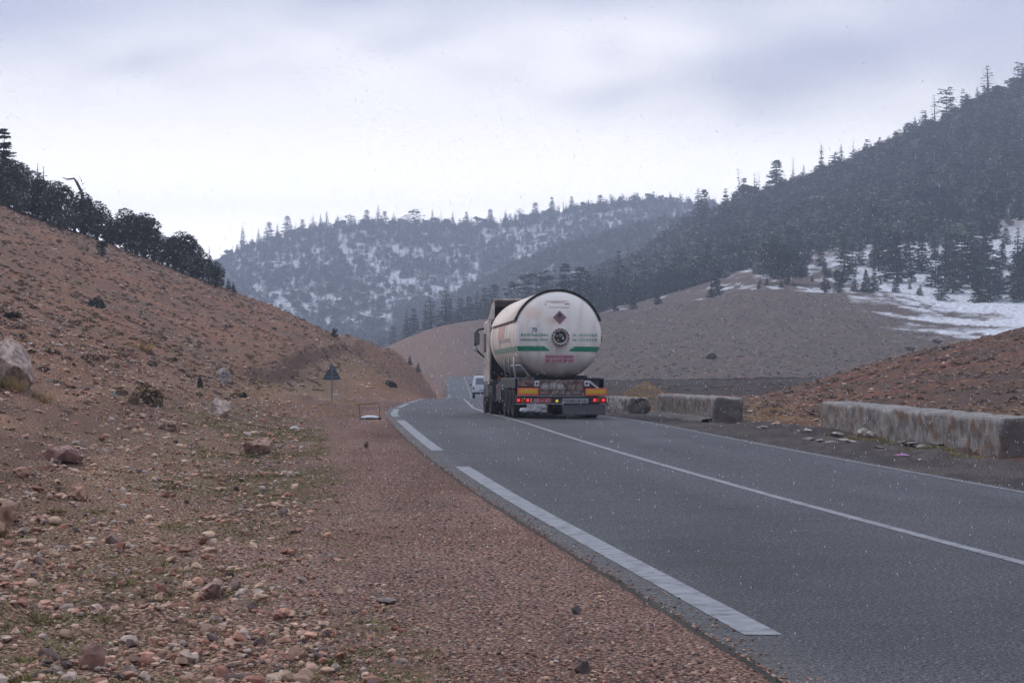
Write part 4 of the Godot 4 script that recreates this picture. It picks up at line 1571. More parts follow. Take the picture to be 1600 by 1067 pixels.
func setup_land() -> void:
	n_big.seed = 1
	n_big.frequency = 0.1
	n_big.fractal_octaves = 3
	n_mid.seed = 2
	n_mid.frequency = 0.45
	n_mid.fractal_octaves = 3
	n_fine.seed = 3
	n_fine.frequency = 1.7
	n_fine.fractal_octaves = 3
	n_patch.seed = 5
	n_patch.frequency = 0.055
	n_patch.fractal_octaves = 4
	road_x = table([Vector2(-60, 14.5), Vector2(-10, 7.0), Vector2(11, 4.8), Vector2(18, 3.98), Vector2(26, 3.08), Vector2(36, 2.1), Vector2(43, 1.46), Vector2(52, 0.72), Vector2(60, 0.08), Vector2(71, -0.68), Vector2(90, -1.54), Vector2(121, -2.42), Vector2(172, -3.73), Vector2(245, -4.7), Vector2(318, -5.8), Vector2(400, -8.2), Vector2(437, -9.4), Vector2(470, -8.0), Vector2(520, -2.0), Vector2(640, 20.0)], -60.0, 640.0, 1.0, 14)
	road_e = table([Vector2(-60, 0), Vector2(58, 0), Vector2(71, -0.12), Vector2(90, -0.35), Vector2(121, -0.7), Vector2(172, -1.38), Vector2(205, -2.1), Vector2(240, -2.85), Vector2(280, -3.4), Vector2(318, -3.6), Vector2(437, -1.75), Vector2(460, -1.7), Vector2(500, -2.2), Vector2(640, -4.0)], -60.0, 640.0, 1.0, 14)
	lut_nose = table([Vector2(-2000, 250), Vector2(0, 238), Vector2(370, 208), Vector2(500, 184), Vector2(540, 184), Vector2(570, 200), Vector2(600, 222), Vector2(640, 252), Vector2(690, 300), Vector2(6000, 300)], -2000.0, 6000.0, 10.0, 6)
	lut_floor = table([Vector2(0, -0.5), Vector2(100, -0.5), Vector2(150, -0.65), Vector2(250, -1.3), Vector2(350, -2.0), Vector2(600, -2.0), Vector2(3000, 0)], 0.0, 3000.0, 5.0, 4)
	lut_near = table([Vector2(-2000, 720), Vector2(1000, 680), Vector2(1130, 645), Vector2(1200, 619), Vector2(1300, 589), Vector2(1380, 564), Vector2(1450, 543), Vector2(1520, 527), Vector2(1600, 508), Vector2(1800, 465), Vector2(2200, 420), Vector2(6000, 400)], -2000.0, 6000.0, 10.0, 5)
	lut_mid = table([Vector2(-2000, 600), Vector2(480, 585), Vector2(560, 562), Vector2(600, 543), Vector2(640, 525), Vector2(680, 511), Vector2(720, 503), Vector2(760, 498), Vector2(850, 493), Vector2(945, 488), Vector2(1000, 483), Vector2(1090, 470), Vector2(1130, 460), Vector2(1195, 450), Vector2(1300, 458), Vector2(1400, 464), Vector2(1500, 474), Vector2(1600, 476), Vector2(6000, 470)], -2000.0, 6000.0, 10.0, 5)
	lut_right = table([Vector2(-2000, 600), Vector2(600, 560), Vector2(740, 500), Vector2(800, 478), Vector2(850, 466), Vector2(900, 450), Vector2(960, 427), Vector2(1010, 404), Vector2(1070, 366), Vector2(1110, 339), Vector2(1200, 311), Vector2(1280, 284), Vector2(1350, 254), Vector2(1480, 196), Vector2(1600, 141), Vector2(1900, 20), Vector2(2600, -200), Vector2(6000, -200)], -2000.0, 6000.0, 10.0, 4)
	lut_spur = table([Vector2(-2000, 620), Vector2(600, 520), Vector2(700, 470), Vector2(760, 440), Vector2(800, 418), Vector2(870, 390), Vector2(950, 364), Vector2(1020, 345), Vector2(1100, 330), Vector2(1250, 300), Vector2(6000, 300)], -2000.0, 6000.0, 10.0, 4)
	lut_far = table([Vector2(-2000, 470), Vector2(200, 452), Vector2(280, 432), Vector2(320, 413), Vector2(390, 380), Vector2(450, 362), Vector2(520, 352), Vector2(600, 349), Vector2(720, 350), Vector2(800, 344), Vector2(850, 334), Vector2(900, 324), Vector2(1000, 312), Vector2(1120, 322), Vector2(1300, 310), Vector2(6000, 330)], -2000.0, 6000.0, 10.0, 4)


func setup_kits() -> void:
	mats["_rock_grain"] = noise_tex(FastNoiseLite.TYPE_SIMPLEX_SMOOTH, 0.008, 61, Color(0.55, 0.53, 0.52), Color(0.98, 0.97, 0.95), 512, 5)
	mats["_rock_bumps"] = noise_tex(FastNoiseLite.TYPE_SIMPLEX_SMOOTH, 0.012, 62, Color.BLACK, Color.WHITE, 512, 5, true, 6.0)
	mats["_rock_mat"] = plain("rock", Color(0.3, 0.22, 0.18), 0.95)
	var conc := surface("rough concrete", 0.7, 0.5, 1.0, 0.035, 5.0, 0.95, FastNoiseLite.TYPE_SIMPLEX_SMOOTH, 19)
	conc.resource_name = "rough concrete"
	var rocks := []
	for i in 8:
		rocks.append(rock_mesh(100 + i, 5, 7, [0.8, 0.6, 0.9, 0.5, 0.75, 0.7, 0.85, 0.55][i], 10, 0.3))
	mats["_rocks"] = rocks
	vcol("bark", 0.95)
	var lv := vcol("leaves", 0.85)
	lv.cull_mode = BaseMaterial3D.CULL_DISABLED
	vcol("tinted stone", 0.95)
	mats["_slim"] = [conifer_meshes(20, 8, 5, 0.17, 0.0, 0.07, 0.06), conifer_meshes(18, 8, 5, 0.2, 0.05, 0.05, 0.065), conifer_meshes(20, 7, 5, 0.145, 0.0, 0.1, 0.055)]
	mats["_broad"] = [conifer_meshes(16, 9, 7, 0.27, 0.25, 0.08, 0.075), conifer_meshes(15, 9, 7, 0.3, 0.4, 0.1, 0.075)]
	mats["_flat"] = [conifer_meshes(7, 7, 6, 0.42, 0.95, 0.3, 0.075), conifer_meshes(6, 7, 6, 0.5, 1.0, 0.4, 0.08)]
	mats["_thin"] = [conifer_meshes(11, 4, 2, 0.11, 0.1, 0.25, 0.04), conifer_meshes(9, 4, 2, 0.14, 0.3, 0.35, 0.045)]
	mats["_oak"] = [round_meshes(9, 4200, 0.045, 0.08), round_meshes(11, 4200, 0.042, 0.05), round_meshes(8, 4000, 0.048, 0.1)]
	mats["_lowoak"] = [round_meshes(7, 420, 0.13, 0.06), round_meshes(8, 420, 0.12, 0.05)]
	mats["_farcone"] = [conifer_meshes(11, 6, 3, 0.2, 0.05, 0.03, 0.11), conifer_meshes(10, 6, 3, 0.24, 0.3, 0.05, 0.11)]
	mats["_scrub"] = [cushion_mesh(190, 0.15, Color(0.13, 0.1, 0.085), Color(0.27, 0.195, 0.15)), cushion_mesh(180, 0.16, Color(0.18, 0.125, 0.095), Color(0.36, 0.24, 0.17)), cushion_mesh(180, 0.15, Color(0.19, 0.145, 0.09), Color(0.38, 0.28, 0.17))]


func parapets() -> void:
	concrete_block("parapet", "long grey rubble concrete parapet nearest the camera on the right verge", Vector3(8.5, 0.0, -39.0), Vector3(7.5, 0.0, -54.4), 0.6, 0.8, 11, 1.0, false)
	concrete_block("parapet", "shorter grey concrete parapet with a pale footing, second along the right verge", Vector3(5.42, -0.03, -60.2), Vector3(4.65, -0.12, -71.8), 0.63, 0.82, 12, 0.9, true)
	concrete_block("parapet", "broken rounded stub of parapet just past the truck's right tail lamp", Vector3(4.02, -0.2, -77.5), Vector3(3.5, -0.28, -86.0), 0.5, 0.75, 13, 4.0, false)


const ORDER := ["largest", "second largest", "third largest", "fourth largest", "fifth largest", "sixth largest", "seventh largest", "eighth largest", "ninth largest", "tenth largest", "eleventh largest", "twelfth largest", "thirteenth largest", "fourteenth largest", "fifteenth largest", "sixteenth largest", "seventeenth largest", "eighteenth largest", "nineteenth largest", "twentieth largest"]


func rank_labels(items: Array, category: String, group: String) -> void:   # items: [node, size, phrase]; the phrase says what and where, the rank which of them
	var by := {}
	for it in items:
		if not by.has(it[2]):
			by[it[2]] = []
		by[it[2]].append(it)
	for phrase: String in by:
		var list: Array = by[phrase]
		list.sort_custom(func(a: Array, b: Array) -> bool: return a[1] > b[1])
		for i in list.size():
			var first: String = (ORDER[i] if i < 20 else "%dth largest" % (i + 1)) + " " if list.size() > 1 else ""
			tag(list[i][0], first + phrase, category, group)


func left_side() -> void:
	# boulders that stand out
	var pale := Color(0.44, 0.34, 0.285)
	var tan := Color(0.33, 0.215, 0.16)
	var at := hit(22, 606)
	rock_at("boulder", "big pale weathered boulder at the left edge with dry grass at its foot", at + Vector3(-0.1, 0.02, 0), Vector3(1.25, 1.25, 1.05), pale, 431, 0.7, "", 1.0, 6)
	var spots := [[125, 783, 0.20, 0.16, Color(0.34, 0.205, 0.14), "rounded brown boulder with a hollow side, alone on the purple soil bank", 402], [12, 822, 0.22, 0.19, Color(0.33, 0.21, 0.155), "brown block at the left edge below the purple soil bank", 403], [-4, 838, 0.14, 0.13, Color(0.38, 0.24, 0.16), "orange tan stone cut off by the left edge of the photo", 404], [403, 709, 0.52, 0.2, tan, "long flat tan slab lying on the grassy verge below the dome shaped bush", 405], [257, 672, 0.42, 0.2, Color(0.37, 0.26, 0.2), "flat topped tan stone on the open slope below the dome shaped bush", 406], [95, 725, 0.5, 0.2, Color(0.27, 0.165, 0.14), "low purplish slab half sunk in the dark soil bank", 407], [35, 752, 0.18, 0.12, Color(0.31, 0.18, 0.13), "small brown stone above the two blocks at the left edge", 408], [338, 653, 0.62, 0.4, pale, "pale broken rock right of the dome shaped bush", 409], [348, 598, 0.5, 0.42, Color(0.33, 0.29, 0.28), "grey upright rock on the slope above the pale broken rock", 410], [330, 935, 0.17, 0.09, Color(0.35, 0.23, 0.19), "rosy hump backed stone in the grassy patch near the bottom", 411], [140, 1042, 0.16, 0.12, Color(0.24, 0.14, 0.115), "dark reddish stone near the bottom left corner", 412], [175, 852, 0.13, 0.1, Color(0.2, 0.135, 0.12), "dark brown stone below the hollow sided boulder", 413], [605, 948, 0.13, 0.035, Color(0.3, 0.25, 0.23), "flat grey flake alone on the bare gravel shoulder", 414], [900, 961, 0.08, 0.05, Color(0.07, 0.06, 0.06), "small black stone on the gravel shoulder beside the asphalt", 415], [912, 1052, 0.09, 0.06, Color(0.12, 0.09, 0.085), "dark stone on the gravel shoulder at the bottom edge", 416], [572, 700, 0.12, 0.1, Color(0.13, 0.08, 0.065), "dark brown clod on the shoulder below the metal frame", 417]]
	for s in spots:
		var where := hit(s[0], s[1])
		var o := rock_at("stone", s[5], where, Vector3(s[2], s[3], s[2] * 0.8) * 1.5, s[4], s[6], rng.randf() * TAU, "", 1.0, 6)
		o.position.y -= s[3] * 0.08
	# bushes
	var dry := [[cushion_mesh(1500, 0.075, Color(0.17, 0.12, 0.075), Color(0.36, 0.26, 0.16)), "crown"], [cushion_mesh(900, 0.09, Color(0.05, 0.052, 0.045), Color(0.12, 0.11, 0.085)), "crown"]]
	var straw := tuft_mesh(260, 0.6, 0.75, 0.012, Color(0.34, 0.22, 0.09), Color(0.46, 0.33, 0.16))
	var olive := tuft_mesh(260, 0.6, 0.6, 0.012, Color(0.13, 0.12, 0.045), Color(0.26, 0.21, 0.08))
	var bushes := [[228, 632, 54, 32, 0, "dry brown dome shaped bush on the left slope"], [208, 634, 20, 14, 0, "small dry tussock touching the left foot of the dome shaped bush"], [246, 636, 18, 14, 0, "small dry tussock touching the right foot of the dome shaped bush"], [150, 482, 28, 18, 1, "dark grey thorn bush alone high on the bare left slope"], [609, 606, 24, 11, 1, "dark low shrub at the foot of the orange bank"], [16, 498, 30, 9, 1, "dark flat shrub at the left edge above the pale boulder"], [312, 607, 9, 20, 1, "narrow dark stubby shrub on the slope right of the dome shaped bush"], [380, 624, 13, 10, 1, "small dark tussock on the slope left of the road sign"], [163, 546, 10, 5, 1, "little black shrub on the slope left of the straw plant"]]
	for b in bushes:
		var where := hit(b[0], b[1], 20.0)
		plant_at("shrub", b[5], "shrub", where, Vector3(b[2], b[3] * 2.2, b[2]) * (-where.z / FOCAL), [null, dry[b[4]][0], "crown"])
	for b in [[222, 549, 0.75, 0.75, straw, "straw yellow dry plant on the slope above the dome shaped bush"], [140, 806, 0.2, 0.14, olive, "yellowish grass tuft below the hollow sided boulder"], [88, 800, 0.22, 0.12, olive, "yellowish grass tuft left of the hollow sided boulder"], [160, 800, 0.1, 0.12, olive, "small yellow tuft right of the hollow sided boulder"]]:
		plant_at("grass_tuft", b[5], "grass", hit(b[0], b[1]), Vector3(b[2], b[3], b[2]), [null, b[4], "blades"])
	for k in 6:
		var p := at + Vector3(-0.7 + k * 0.27, 0.0, 0.42)
		p.y = height(p.x, -p.z)
		plant_at("grass_tuft", ["first", "second", "third", "fourth", "fifth", "sixth"][k] + " dry grass tuft from the left at the foot of the big pale boulder", "grass", p, Vector3(0.4, rng.randf_range(0.4, 0.62), 0.4), [null, straw if k % 2 else olive, "blades"], "dry tufts at the boulder's foot")
	# litter
	litter("plastic_scrap", "crumpled cyan plastic scrap on the slope right of the pale boulder", "litter", hit(75, 599), Vector3(0.14, 0.06, 0.1), Color(0.05, 0.3, 0.34), 1)
	litter("plastic_scrap", "small cyan plastic scrap left of the dome shaped bush", "litter", hit(178, 620), Vector3(0.09, 0.11, 0.07), Color(0.05, 0.32, 0.38), 2)
	litter("paper_scrap", "small white paper beside the dome shaped bush", "litter", hit(195, 619), Vector3(0.13, 0.06, 0.1), Color(0.55, 0.55, 0.57), 3)
	litter("paper_scrap", "crumpled white paper on the slope below the road sign", "litter", hit(459, 672), Vector3(0.2, 0.09, 0.14), Color(0.6, 0.62, 0.66), 4)
	litter("red_scrap", "tiny red plastic scrap among stones near the bottom edge", "litter", hit(236, 1016), Vector3(0.025, 0.02, 0.03), Color(0.4, 0.02, 0.03), 5)
	litter("paper_scrap", "white wrapper on the slope above the pale boulder", "litter", hit(48, 540), Vector3(0.18, 0.08, 0.12), Color(0.6, 0.6, 0.6), 6)
	# the trees along the crest of the left hill
	var oaks := [[-8, 322, 80], [22, 330, 76], [52, 342, 70], [90, 357, 70], [70, 346, 62], [128, 366, 62], [150, 374, 56], [176, 380, 40], [196, 389, 62], [224, 398, 66], [240, 406, 46], [262, 414, 44], [283, 425, 62], [300, 433, 52], [316, 440, 42], [336, 449, 38], [10, 318, 60], [115, 358, 50], [212, 394, 60], [272, 420, 50]]
	var said := ["far left oak of the crest row, cut by the photo's edge", "tall dark oak second from the left on the crest", "dark oak third from the left on the crest", "broad dark oak standing forward of the row, its foot lowest", "dark oak just left of the broad forward one", "domed oak just below the dead snag", "domed oak right of the dead snag", "small low oak in the dip between two groups", "left one of the three round crowned oaks in mid row", "right one of the three round crowned oaks in mid row", "low oak right of the round crowned three", "oak at the left of the lower group", "tallest oak of the lower group", "oak right of the tallest in the lower group", "oak near the low end of the row", "last round oak at the low end of the row", "background oak behind the far left ones", "background oak under the dead snag's foot", "middle one of the three round crowned oaks", "background oak in the lower group"]
	for i in oaks.size():
		var o: Array = oaks[i]
		var where := crest(o[0], o[1])
		var h: float = o[2] * -where.z / FOCAL * 1.14
		var w := h * rng.randf_range(1.0, 1.3)
		plant_at("oak_tree", said[i], "tree", where - Vector3(0, h * 0.06, 0), Vector3(w, h, w), [mats["_oak"][i % 3][0], mats["_oak"][i % 3][1], "crown"], "evergreen oaks along the crest of the left hill")
	for o in [[356, 454, 18, "_broad", "small dark conifer at the end of the oak row"], [364, 457, 16, "_broad", "smallest conifer, last before the far mountain"], [158, 401, 25, "_lowoak", "green round bush alone on the slope below the oaks"], [522, 529, 17, "_oak", "small round tree on the end of the left hill"], [640, 571, 16, "_broad", "small conifer on the orange bank, upper one"], [653, 583, 17, "_broad", "small conifer on the orange bank, lower one"]]:
		var where := hit(o[0], o[1], 60.0)
		var h: float = o[2] * -where.z / FOCAL
		var kit: Array = mats[o[3]][0]
		var w := h * (0.95 if o[3] == "_oak" else 1.15 if o[3] == "_lowoak" else 1.3)
		plant_at("young_tree", o[4], "tree", where, Vector3(w, h, w), [kit[0], kit[1], "crown"])
	for o in [[3, 306, 124, "_broad", "tall layered cedar cut by the left edge of the photo", 1.1], [58, 320, 86, "_thin", "thin bare conifer left of a pair on the left crest", 1.5], [67, 320, 84, "_thin", "thin bare conifer right of a pair on the left crest", 1.6], [32, 316, 74, "_thin", "faint thin conifer between the cedar and the bare pair", 1.0], [83, 330, 50, "_slim", "conifer tip poking out above the oaks beside the bare pair", 1.3], [-30, 300, 130, "_broad", "cedar just outside the left edge", 1.0]]:
		var where := crest(o[0], o[1])
		var h: float = o[2] * -where.z / FOCAL
		var kit: Array = mats[o[3]][0]
		plant_at("cedar_tree", o[4], "tree", where, Vector3(h * o[5], h, h * o[5]), [kit[0], kit[1], "crown"])
	# dead snag
	var foot := crest(131, 345)
	var k := -foot.z / FOCAL * (py_of(foot) - 276.0) / 66.0
	var snag := thing("dead_snag", "bare dead trunk bent over to the left above the oaks", "tree", foot)
	var st := begin()
	tube(st, [Vector3(0, -0.3, 0), Vector3(-1 * k, 35 * k, 0), Vector3(-4 * k, 50 * k, 0.1), Vector3(-9 * k, 60 * k, 0.1), Vector3(-12 * k, 64 * k, 0.1), Vector3(-20 * k, 63 * k, 0.1), Vector3(-27 * k, 66 * k, 0)], [2.3 * k, 2.0 * k, 1.8 * k, 1.6 * k, 1.2 * k, 0.8 * k, 0.2 * k], 7)
	build(st, "trunk", plain("dead wood", Color(0.075, 0.068, 0.064), 0.9), snag)
	for b in [[50, 2, 54], [44, 4, 45], [38, 5, 37], [60, -6, 68], [57, 1, 60]]:
		var br := begin()
		tube(br, [Vector3(-3 * k, b[0] * k, 0), Vector3(b[1] * k, b[2] * k, 0.1)], [0.5 * k, 0.1 * k], 4)
		build(br, "broken_branch", plain("dead wood", Color(0.075, 0.068, 0.064)), snag)


func crest(p: float, y: float) -> Vector3:   # on the left hill, or on its crest when the line of sight passes above it
	var best := Vector3.ZERO
	var top := 1e9
	var d := 90.0
	while d < 245.0:
		var g := ground((p - 800.0) * d / FOCAL, d)
		var gy := py_of(g)
		if gy <= y:
			return g
		if gy < top:
			top = gy
			best = g
		d += 1.0
	return best


func tree_up_to(p: float, d: float, top: float, kind: String, widen: float, label: String, group := "") -> void:
	var x := (p - 800.0) * d / FOCAL
	var g := ground(x, d)
	var h := EYE - (top - HORIZON) * d / FOCAL - g.y
	var list: Array = mats[kind]
	var kit: Array = list[rng.randi() % list.size()]
	plant_at("cedar_tree", label, "tree", g - Vector3(0, 0.2, 0), Vector3(h * widen, h, h * widen), [kit[0], kit[1], "crown"], group)


func trees() -> void:
	# conifers behind the brown hill, left of the truck
	var row := [[614, 640, 507, "_broad", 1.2, "faint conifer in the gap left of the dark group"], [636, 500, 482, "_slim", 1.3, "leftmost pointed conifer of the dark group behind the brown hill"], [646, 520, 478, "_broad", 1.1, "broad conifer second from the left behind the brown hill"], [664, 480, 472, "_slim", 1.2, "conifer in the middle of the dark group behind the brown hill"], [673, 500, 455, "_slim", 1.5, "tall pointed conifer left of the tallest behind the brown hill"], [696, 490, 444, "_slim", 1.5, "tallest pointed conifer left of the truck"], [704, 510, 461, "_slim", 1.5, "conifer close to the right of the tallest left of the truck"], [719, 510, 463, "_broad", 1.1, "broad conifer between the tallest and the cab"], [733, 520, 460, "_broad", 1.1, "broad conifer just left of the cab's mirror"], [745, 520, 451, "_slim", 1.4, "pointed conifer just left of the cab roof"], [757, 530, 446, "_broad", 1.1, "conifer behind the cab's left edge"], [772, 540, 440, "_broad", 1.2, "conifer above the cab roof, left side"], [800, 560, 436, "_broad", 1.3, "conifer above the cab roof, right side"], [838, 520, 419, "_flat", 1.35, "flat topped cedar above the tank's left shoulder"], [822, 530, 432, "_broad", 1.3, "conifer under the flat topped cedar"], [850, 540, 432, "_broad", 1.2, "conifer right of the flat topped cedar"], [884, 500, 406, "_broad", 1.1, "tall dark conifer above the tank, left of two"], [906, 505, 412, "_broad", 1.2, "tall dark conifer above the tank, right of two"], [920, 500, 424, "_broad", 1.0, "shorter conifer right of the two above the tank"], [938, 520, 416, "_slim", 1.4, "conifer between the tank pair and the forest edge"], [960, 470, 437, "_slim", 1.2, "small conifer on the snowy flat right of the tank"], [990, 450, 452, "_broad", 1.0, "small conifer at the brow of the brown hill, on the snowy flat"], [1028, 470, 450, "_broad", 1.3, "low spreading conifer on the snowy flat"], [965, 560, 387, "_slim", 1.3, "pointed conifer at the left end of the forest edge"], [1120, 440, 418, "_broad", 0.95, "lone dark conifer at the brow of the brown hill"], [1113, 440, 440, "_broad", 1.0, "low bush like conifer against the lone dark one"], [1232, 470, 378, "_oak", 1.3, "round dark tree at the brow, right of the lone conifer"], [1320, 480, 363, "_slim", 1.4, "tall pointed conifer in the snowy clearing"], [1290, 455, 417, "_broad", 1.0, "small conifer left of the tall one in the clearing"], [1312, 450, 420, "_lowoak", 0.9, "round bush left of the foot of the tall clearing conifer"], [1336, 455, 424, "_broad", 0.8, "small bush like conifer right of the tall one in the clearing"], [1354, 455, 419, "_broad", 0.9, "small conifer second right of the tall one in the clearing"]]
	for r in row:
		tree_up_to(r[0], r[1] + 100.0 * smoothstep(960.0, 780.0, r[0]), r[2], r[3], r[4], r[5])
	for r in [[1373, 520, 352, "_broad"], [1392, 530, 345, "_slim"], [1384, 480, 425, "_broad"], [1405, 480, 418, "_broad"], [1425, 480, 420, "_lowoak"], [1442, 500, 366, "_broad"], [1462, 470, 392, "_broad"], [1478, 480, 360, "_slim"], [1490, 460, 400, "_broad"], [1505, 480, 362, "_broad"], [1520, 470, 372, "_broad"], [1536, 490, 344, "_slim"], [1548, 450, 400, "_broad"], [1560, 460, 398, "_broad"], [1530, 440, 420, "_broad"], [1545, 435, 430, "_broad"], [1568, 520, 362, "_thin"], [1591, 500, 352, "_slim"], [1582, 480, 420, "_broad"], [1600, 490, 380, "_broad"], [1400, 455, 432, "_broad"], [1472, 445, 432, "_broad"], [1620, 480, 370, "_broad"]]:
		var x: float = (r[0] - 800.0) * r[1] / FOCAL
		ranked.append([tree_plain(x, r[1], r[2], r[3]), 600.0 - r[2], ["slim", "broad"][int(r[3] == "_broad")] + " dark conifer by the snow patch, " + ("left of the dense group" if r[0] < 1440 else "in the dense group" if r[0] < 1550 else "right of the dense group")])
	for i in 34:
		var p := rng.randf_range(1365.0, 1620.0)
		var d := rng.randf_range(445.0, 540.0)
		var h := rng.randf_range(5.0, 11.0)
		var x := (p - 800.0) * d / FOCAL
		var top := py_of(ground(x, d) + Vector3(0, h, 0))
		var kind: String = ["_slim", "_broad", "_broad"][i % 3]
		ranked.append([tree_plain(x, d, top, kind), h, ("pointed" if kind == "_slim" else "bushy") + " conifer standing on the snow, " + ("left of the dense group" if p < 1440.0 else "in the dense group" if p < 1550.0 else "right of the dense group")])
	# trees that stand out along the skylines
	for r in [[1546, 940, 100, "_thin", 2.3, "tall thin conifer with sparse branches on the right skyline"], [1480, 935, 136, "_flat", 1.0, "wide layered cedar on the right skyline"], [1462, 930, 146, "_thin", 1.2, "bare conifer just left of the wide skyline cedar"], [1598, 930, 95, "_flat", 1.0, "cedar cut by the right edge on the skyline"], [1528, 935, 134, "_slim", 1.3, "pointed conifer left of the tall thin one on the right skyline"], [1511, 935, 142, "_slim", 1.2, "pointed conifer right of the wide skyline cedar"], [1431, 930, 180, "_slim", 1.2, "pointed skyline conifer left of the wide cedar"], [1447, 930, 170, "_slim", 1.2, "small skyline conifer between the wide cedar and its left neighbour"], [1316, 920, 223, "_slim", 1.3, "pointed conifer on the middle of the right skyline"], [1284, 920, 222, "_slim", 0.9, "narrow conifer on the middle of the right skyline"], [1335, 920, 217, "_thin", 0.9, "bare pole like conifer on the middle of the right skyline"], [1240, 915, 241, "_thin", 0.8, "bare pole left of the narrow skyline conifer"], [1215, 910, 246, "_broad", 1.2, "broad dark conifer on the lower right skyline"], [1256, 915, 256, "_slim", 1.2, "short conifer right of the bare pole on the skyline"], [1163, 905, 275, "_broad", 1.1, "broad conifer near the low end of the right skyline"], [1156, 905, 261, "_thin", 0.9, "thin pole beside the broad conifer near the low end of the skyline"], [1180, 905, 265, "_thin", 0.8, "thin pole right of the broad conifer near the low end of the skyline"], [1187, 905, 266, "_thin", 0.7, "second thin pole right of the broad conifer near the low end"], [1090, 890, 291, "_slim", 1.3, "layered conifer where the right ridge meets the far mountain"], [1101, 890, 292, "_broad", 0.9, "faint conifer right of the one where the ridges meet"], [1135, 895, 296, "_slim", 1.0, "short conifer on the lowest part of the right skyline"]]:
		tree_up_to(r[0], r[1], r[2], r[3], r[4], r[5])
	var far := [[327, 378, "_thin"], [380, 350, "_thin"], [387, 348, "_slim"], [404, 348, "_slim"], [423, 337, "_broad"], [438, 342, "_slim"], [452, 332, "_broad"], [464, 336, "_thin"], [476, 333, "_broad"], [490, 330, "_slim"], [502, 330, "_slim"], [516, 327, "_slim"], [528, 327, "_slim"], [551, 327, "_flat"], [576, 324, "_broad"], [591, 317, "_slim"], [604, 322, "_broad"], [618, 324, "_slim"], [650, 320, "_flat"], [676, 323, "_slim"], [690, 324, "_thin"], [708, 322, "_slim"], [730, 328, "_broad"], [766, 322, "_broad"], [790, 318, "_slim"], [811, 318, "_flat"], [836, 311, "_broad"], [862, 303, "_broad"], [880, 305, "_thin"], [893, 302, "_broad"], [920, 299, "_slim"], [936, 298, "_broad"], [955, 298, "_slim"], [968, 298, "_slim"], [994, 291, "_broad"], [1020, 294, "_broad"], [1046, 295, "_slim"], [1060, 293, "_slim"]]
	for r in far:
		var x: float = (r[0] - 800.0) * 1885.0 / FOCAL
		ranked.append([tree_plain(x, 1885.0 - rng.randf_range(0.0, 40.0), r[1] + rng.randf_range(1.0, 9.0), r[2]), 600.0 - r[1], {"_thin": "sparse thin", "_slim": "pointed", "_broad": "broad", "_flat": "flat topped"}[r[2]] + " tree on the far mountain's skyline, " + ("left end" if r[0] < 440 else "left of the middle" if r[0] < 600 else "above the mid valley" if r[0] < 760 else "above the tanker" if r[0] < 940 else "right end")])
	# the forest on the right mountain: nearest trees one by one, the rest as a mass
	var one_by_one := []
	var mass := {"_farcone0": [], "_farcone1": [], "_lowoak0": [], "_lowoak1": []}
	var tints := {"_farcone0": [], "_farcone1": [], "_lowoak0": [], "_lowoak1": []}
	for i in 15000:
		var d := rng.randf_range(500.0, 985.0)
		var p := rng.randf_range(-60.0, 2100.0) if i % 5 == 0 else rng.randf_range(840.0, 1680.0)
		var x := (p - 800.0) * d / FOCAL
		if x < (18.0 if d < 620.0 else 0.0):
			continue
		var s := n_patch.get_noise_2d(x * 1.3 + 11.0, d * 0.6)
		var clear := p > 1130.0 and d < 585.0 + 70.0 * n_patch.get_noise_2d(x * 2.0, 5.0)
		if clear and (rng.randf() < 0.88 or p > 1420.0 and d < 500.0):
			continue
		if p > 940.0 and p < 1200.0 and d < 530.0:
			continue
		if snow_at(x, d) > 0.55 and rng.randf() < 0.75:
			continue
		if s > 0.3 or n_mid.get_noise_2d(x * 0.35, d * 0.09) > 0.22 and rng.randf() < 0.75:
			continue
		var g := ground(x, d)
		var h := rng.randf_range(3.2, 7.2) * (1.0 if d > 600.0 else 0.9)
		if rng.randf() < 0.09:
			h *= 1.6
		one_by_one.append([d, g, h, p])
	one_by_one.sort_custom(func(a: Array, b: Array) -> bool: return a[0] < b[0])
	var made := 0
	for o in one_by_one:
		var g: Vector3 = o[1]
		var h: float = o[2]
		if made < 175 and o[3] > 850.0 and o[3] < 1630.0:
			made += 1
			var kinds := ["_slim", "_broad", "_broad", "_oak", "_slim"]
			var kk: String = kinds[rng.randi() % 5]
			var list: Array = mats[kk]
			var kit: Array = list[rng.randi() % list.size()]
			var w: float = h * (1.2 if kk == "_slim" else 1.15 if kk == "_broad" else 1.35)
			var t := plant_at("forest_tree", "", "tree", g - Vector3(0, h * 0.05, 0), Vector3(w, h, w), [kit[0], kit[1], "crown"])
			var y := py_of(g)
			ranked.append([t, h, {"_slim": "pointed conifer", "_broad": "broad conifer", "_oak": "round oak"}[kk] + " of the near forest edge, " + band(o[3]) + (", lowest row" if y > 425.0 else ", second row up" if y > 405.0 else ", third row up" if y > 385.0 else ", upper row")])
		else:
			add_mass(mass, tints, g, h)
	# spur and far mountain
	for i in 8000:
		var d := rng.randf_range(1090.0, 1380.0)
		var p := rng.randf_range(640.0, 1250.0)
		var x := (p - 800.0) * d / FOCAL
		if snow_at(x, d) > 0.5 and rng.randf() < 0.8:
			continue
		add_mass(mass, tints, ground(x, d), rng.randf_range(3.5, 7.5))
	for i in 15500:
		var d := rng.randf_range(1200.0, 1915.0)
		var p := rng.randf_range(150.0, 1500.0) if i % 6 == 0 else rng.randf_range(290.0, 1120.0)
		var x := (p - 800.0) * d / FOCAL
		if snow_at(x, d) > 0.3 and rng.randf() < 0.95 or n_mid.get_noise_2d(x * 0.3, d * 0.1) < -0.15 and rng.randf() < 0.5:
			continue
		add_mass(mass, tints, ground(x, d), rng.randf_range(3.5, 7.5) * (1.4 if rng.randf() < 0.07 else 1.0))
